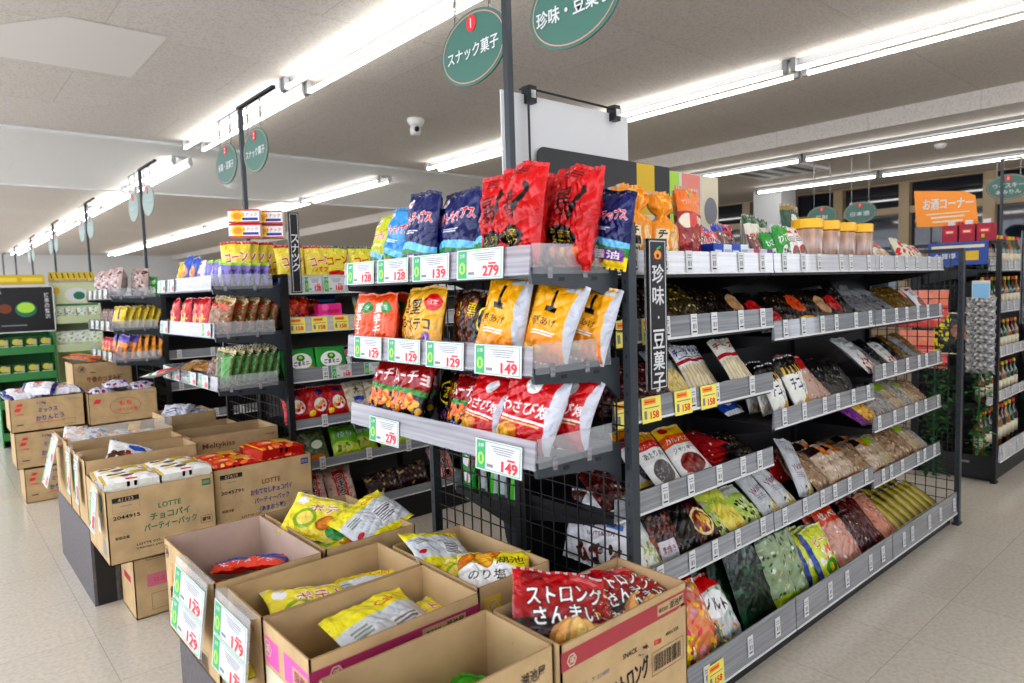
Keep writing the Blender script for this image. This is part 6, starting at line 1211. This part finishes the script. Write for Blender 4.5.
tag(MB().box(.0, .12, 0, .01, 0, .01, 'white').box(0, 1.1, 0, .02, 0, .35, 'white').build('wall_notice', None, (2.3, 25.97, 1.9)), 'blank white notice on the far wall at the end of the left aisle', 'notice')

# ------------------------------------------------------------------ far right: liquor end
w = 'hanging on the mesh end of the liquor gondola'
put('yellowcard', 5.12, 1.47, .83, -90, 0, 0, w, 1.2)
for i in range(5): put('pinkcard', 5.12, 1.60 + .11 * (i % 3), 1.0 - .27 * (i // 3), -90, 0, 0, w, .85)
for i in range(8): put('silverstrip', 5.11, 1.325, .715 + .058 * i, -90, 0, 0, 'on the hanging strip at the liquor gondola', 1.0)
tag(MB().box(-.05, .05, -.002, 0, 0, .12, 'white').box(-.045, .045, -.003, -.002, .01, .1, mat('sky_card', (.3, .6, .85), .5)).build('strip_header', None, (5.105, 1.325, 1.19), ), 'small sky blue header card above the hanging silver packs', 'header card').rotation_euler = (0, 0, -PI / 2)
def garland(x, y, z0, z1, seed, label):
    r = random.Random(seed); b = MB(); b.bar((0, 0, 0), (.0, 0, z1 - z0), .004, 'dgreen', 5); b.bar((0, 0, z1 - z0), ((-.125 if x < 5 else .07), 0, z1 - z0), .003, 'dgreen', 5)
    for i in range(int((z1 - z0) * 420)):
        z = r.uniform(0, z1 - z0); a = r.uniform(0, 2 * PI); R = r.uniform(.01, .075); c = Vector((R * math.cos(a), R * math.sin(a), z)); U = Vector((r.uniform(-1, 1), r.uniform(-1, 1), r.uniform(-.5, .3))).normalized(); V = U.cross(Vector((r.uniform(-.3, .3), r.uniform(-.3, .3), 1))).normalized(); s = r.uniform(.016, .026)
        b.poly([c, c + U * s * .5 + V * s * .55, c + U * s * 1.3 + V * s * .2, c + U * s * 1.5, c + U * s * 1.3 - V * s * .2, c + U * s * .5 - V * s * .55], 'leafg')
    tag(b.build('ivy_garland', None, (x, y, z0)), label, 'artificial ivy')
garland(4.30, 1.33, .22, .86, 1, 'hanging artificial ivy at the far end of the main gondola')
garland(5.09, 1.32, .2, .72, 2, 'hanging artificial ivy below the silver packs on the liquor gondola')
garland(5.11, 1.5, .3, .72, 3, 'hanging artificial ivy deeper on the liquor gondola end')
def bottle(kind, x, y, z, sc=1.0):
    m, lab = {'d': ('bottle_d', 'dark bottle'), 'g': ('bottle_g', 'green bottle'), 'a': ('bottle_a', 'amber bottle')}[kind]
    k = ('B', kind)
    if k not in _card:
        _card[k] = (MB().lathe([(.035, 0), (.037, .008), (.037, .17), (.032, .2), (.014, .235), (.013, .285)], m, n=12).lathe([(.0376, .05), (.0376, .14)], 'cream', n=12).mesh('bottle', True), MB().lathe([(.0145, .27), (.0145, .3)], 'red' if kind == 'd' else 'gold_ink', n=10).mesh('cap'))
    o = link('liquor_bottle', _card[k][0], None, (x, y, z)); o.scale = (sc,) * 3; c = link('cap', _card[k][1], o)
    return o, lab
BN = {}
def bput(kind, x, y, z, where, sc=1.0):
    o, lab = bottle(kind, x, y, z, sc); PL.append((o, dict(desc=lab, cat='bottle', name='liquor_bottle'), where, False))
for z, nm in ((1.385, 'top'), (1.105, 'second'), (.805, 'third'), (.505, 'fourth'), (.15, 'lowest')):
    for i in range(9): bput('dagdgadag'[(i + int(z * 10)) % 9], 5.26 + .1 * i, 1.36, z, 'on the %s liquor shelf' % nm, .75 if z > .2 else .95)
for i in range(6): bput('dadgda'[i], 5.30 + .11 * i, 1.50, 1.50 if i < 0 else 1.386, 'at the back of the top liquor shelf', 1.05)
def winebox(y, lab): 
    y -= .05
    t = thing('wine_box', lab, 'wine box', (5.30, y, 1.565), -PI / 2)
    MB().box(-.045, .045, -.045, .045, 0, .115, 'dred').patch((0, -.045, .07), X_, Z_, .06, .03, 'red').patch((0, -.046, .07), X_, Z_, .04, .012, 'cream').build('box_body', t); MB().box(-.02, .02, -.01, .01, .115, .145, 'white').build('handle', t)
for y, l in ((1.60, 'left'), (1.50, 'middle'), (1.40, 'right')): winebox(y, '%s of three small red boxes below the orange sign' % {'left': 'leftmost', 'middle': 'middle', 'right': 'rightmost'}[l])
tag(MB().box(-.17, .17, -.01, .0, 0, .15, 'bluep').box(-.15, .15, -.012, -.01, .11, .13, 'cream').box(.02, .12, -.012, -.01, .03, .09, 'gold_ink').text('お買得', (-.07, -.01, .06), X_, Z_, .04, 'white').build('blue_header', None, (5.15, 1.47, 1.412)), 'dark blue header panel under the small red boxes', 'header panel').rotation_euler = (0, 0, -PI / 2)
tag(MB().box(5.19, 5.45, 1.27, 1.75, 1.553, 1.563, 'gun').build('top_board'), 'grey board on top of the liquor gondola end', 'board')
sg = MB().prism([(-.19, 0, .02), (.18, 0, .0), (.16, 0, .2), (.1, 0, .235), (-.21, 0, .275)], (0, .006, 0), 'orange')
sg.text('お酒コーナー', (.0, 0, .165), X_, Z_, .075, 'white', w=.30, bold=.04, rot=-.04).patch((.0, 0, .10), X_, Z_, .26, .008, 'cream').patch((.0, 0, .075), X_, Z_, .2, .012, 'cream').patch((.0, 0, .045), X_, Z_, .18, .012, 'cream')
o = tag(sg.build('liquor_corner_sign', None, (5.34, 1.59, 1.672)), 'orange sign with white lettering above the liquor corner', 'sign'); o.rotation_euler = (0, 0, -PI / 2)
MB().bar((-.1, .01, .05), (-.1, .01, -.108), .006, 'black').build('sign_leg', o)
# more cartons-coloured goods on the liquor top, blurred behind the jars
w = 'on top of the liquor gondola'
# ------------------------------------------------------------------ labels of all packs
short = lambda q: q.replace('on the ', '').replace(' of the ', ', ').replace('in the carton at the left corner, near display', 'in corner carton, near display').replace('in the narrow second carton', 'in narrow second carton').replace('in the carton behind the white pie packs', 'behind the white pie packs').replace('hanging inside the mesh under the crisps end', 'inside the mesh, crisps end')
cam = S.camera; bpy.context.view_layer.update(); inv = cam.matrix_world.inverted()
grp = {}
for o, d, wh, rear in PL: grp.setdefault((('rear ' if rear else '') + d['desc'], wh), []).append((o, d))
for (desc, wh), L in grp.items():
    wh0 = wh; wh = short(wh)
    def px(o):
        p = inv @ o.location; return p.x / -p.z
    L.sort(key=lambda t: px(t[0])); n = len(L)
    for i, (o, d) in enumerate(L):
        if n == 1: lab = '%s, %s' % (desc, wh)
        elif n == 2: lab = '%s %s, %s' % (('left', 'right')[i], desc, wh)
        elif i == 0: lab = 'leftmost %s, %s' % (desc, wh)
        elif i == n - 1: lab = 'rightmost %s, %s' % (desc, wh)
        else: lab = '%s from left, %s, %s' % (ordn[i], desc, wh)
        tag(o, lab, d['cat'])
        o['group'] = '%ss %s' % (d['cat'], wh0)
for l, c in LABELS.items():
    if c > 1: print('DUP LABEL', c, l)
    if len(l.split()) > 16: print('LONG LABEL', len(l.split()), l)
# ------------------------------------------------------------------ light and colour
wd = bpy.data.worlds.new('world'); S.world = wd; wd.use_nodes = True
wd.node_tree.nodes['Background'].inputs[0].default_value = (.86, .9, 1, 1); wd.node_tree.nodes['Background'].inputs[1].default_value = 1.5
S.cycles.use_denoising = True
S.cycles.max_bounces = 8; S.cycles.transparent_max_bounces = 12
S.view_settings.view_transform = 'Standard'; S.view_settings.look = 'Medium High Contrast'; S.view_settings.exposure = .87
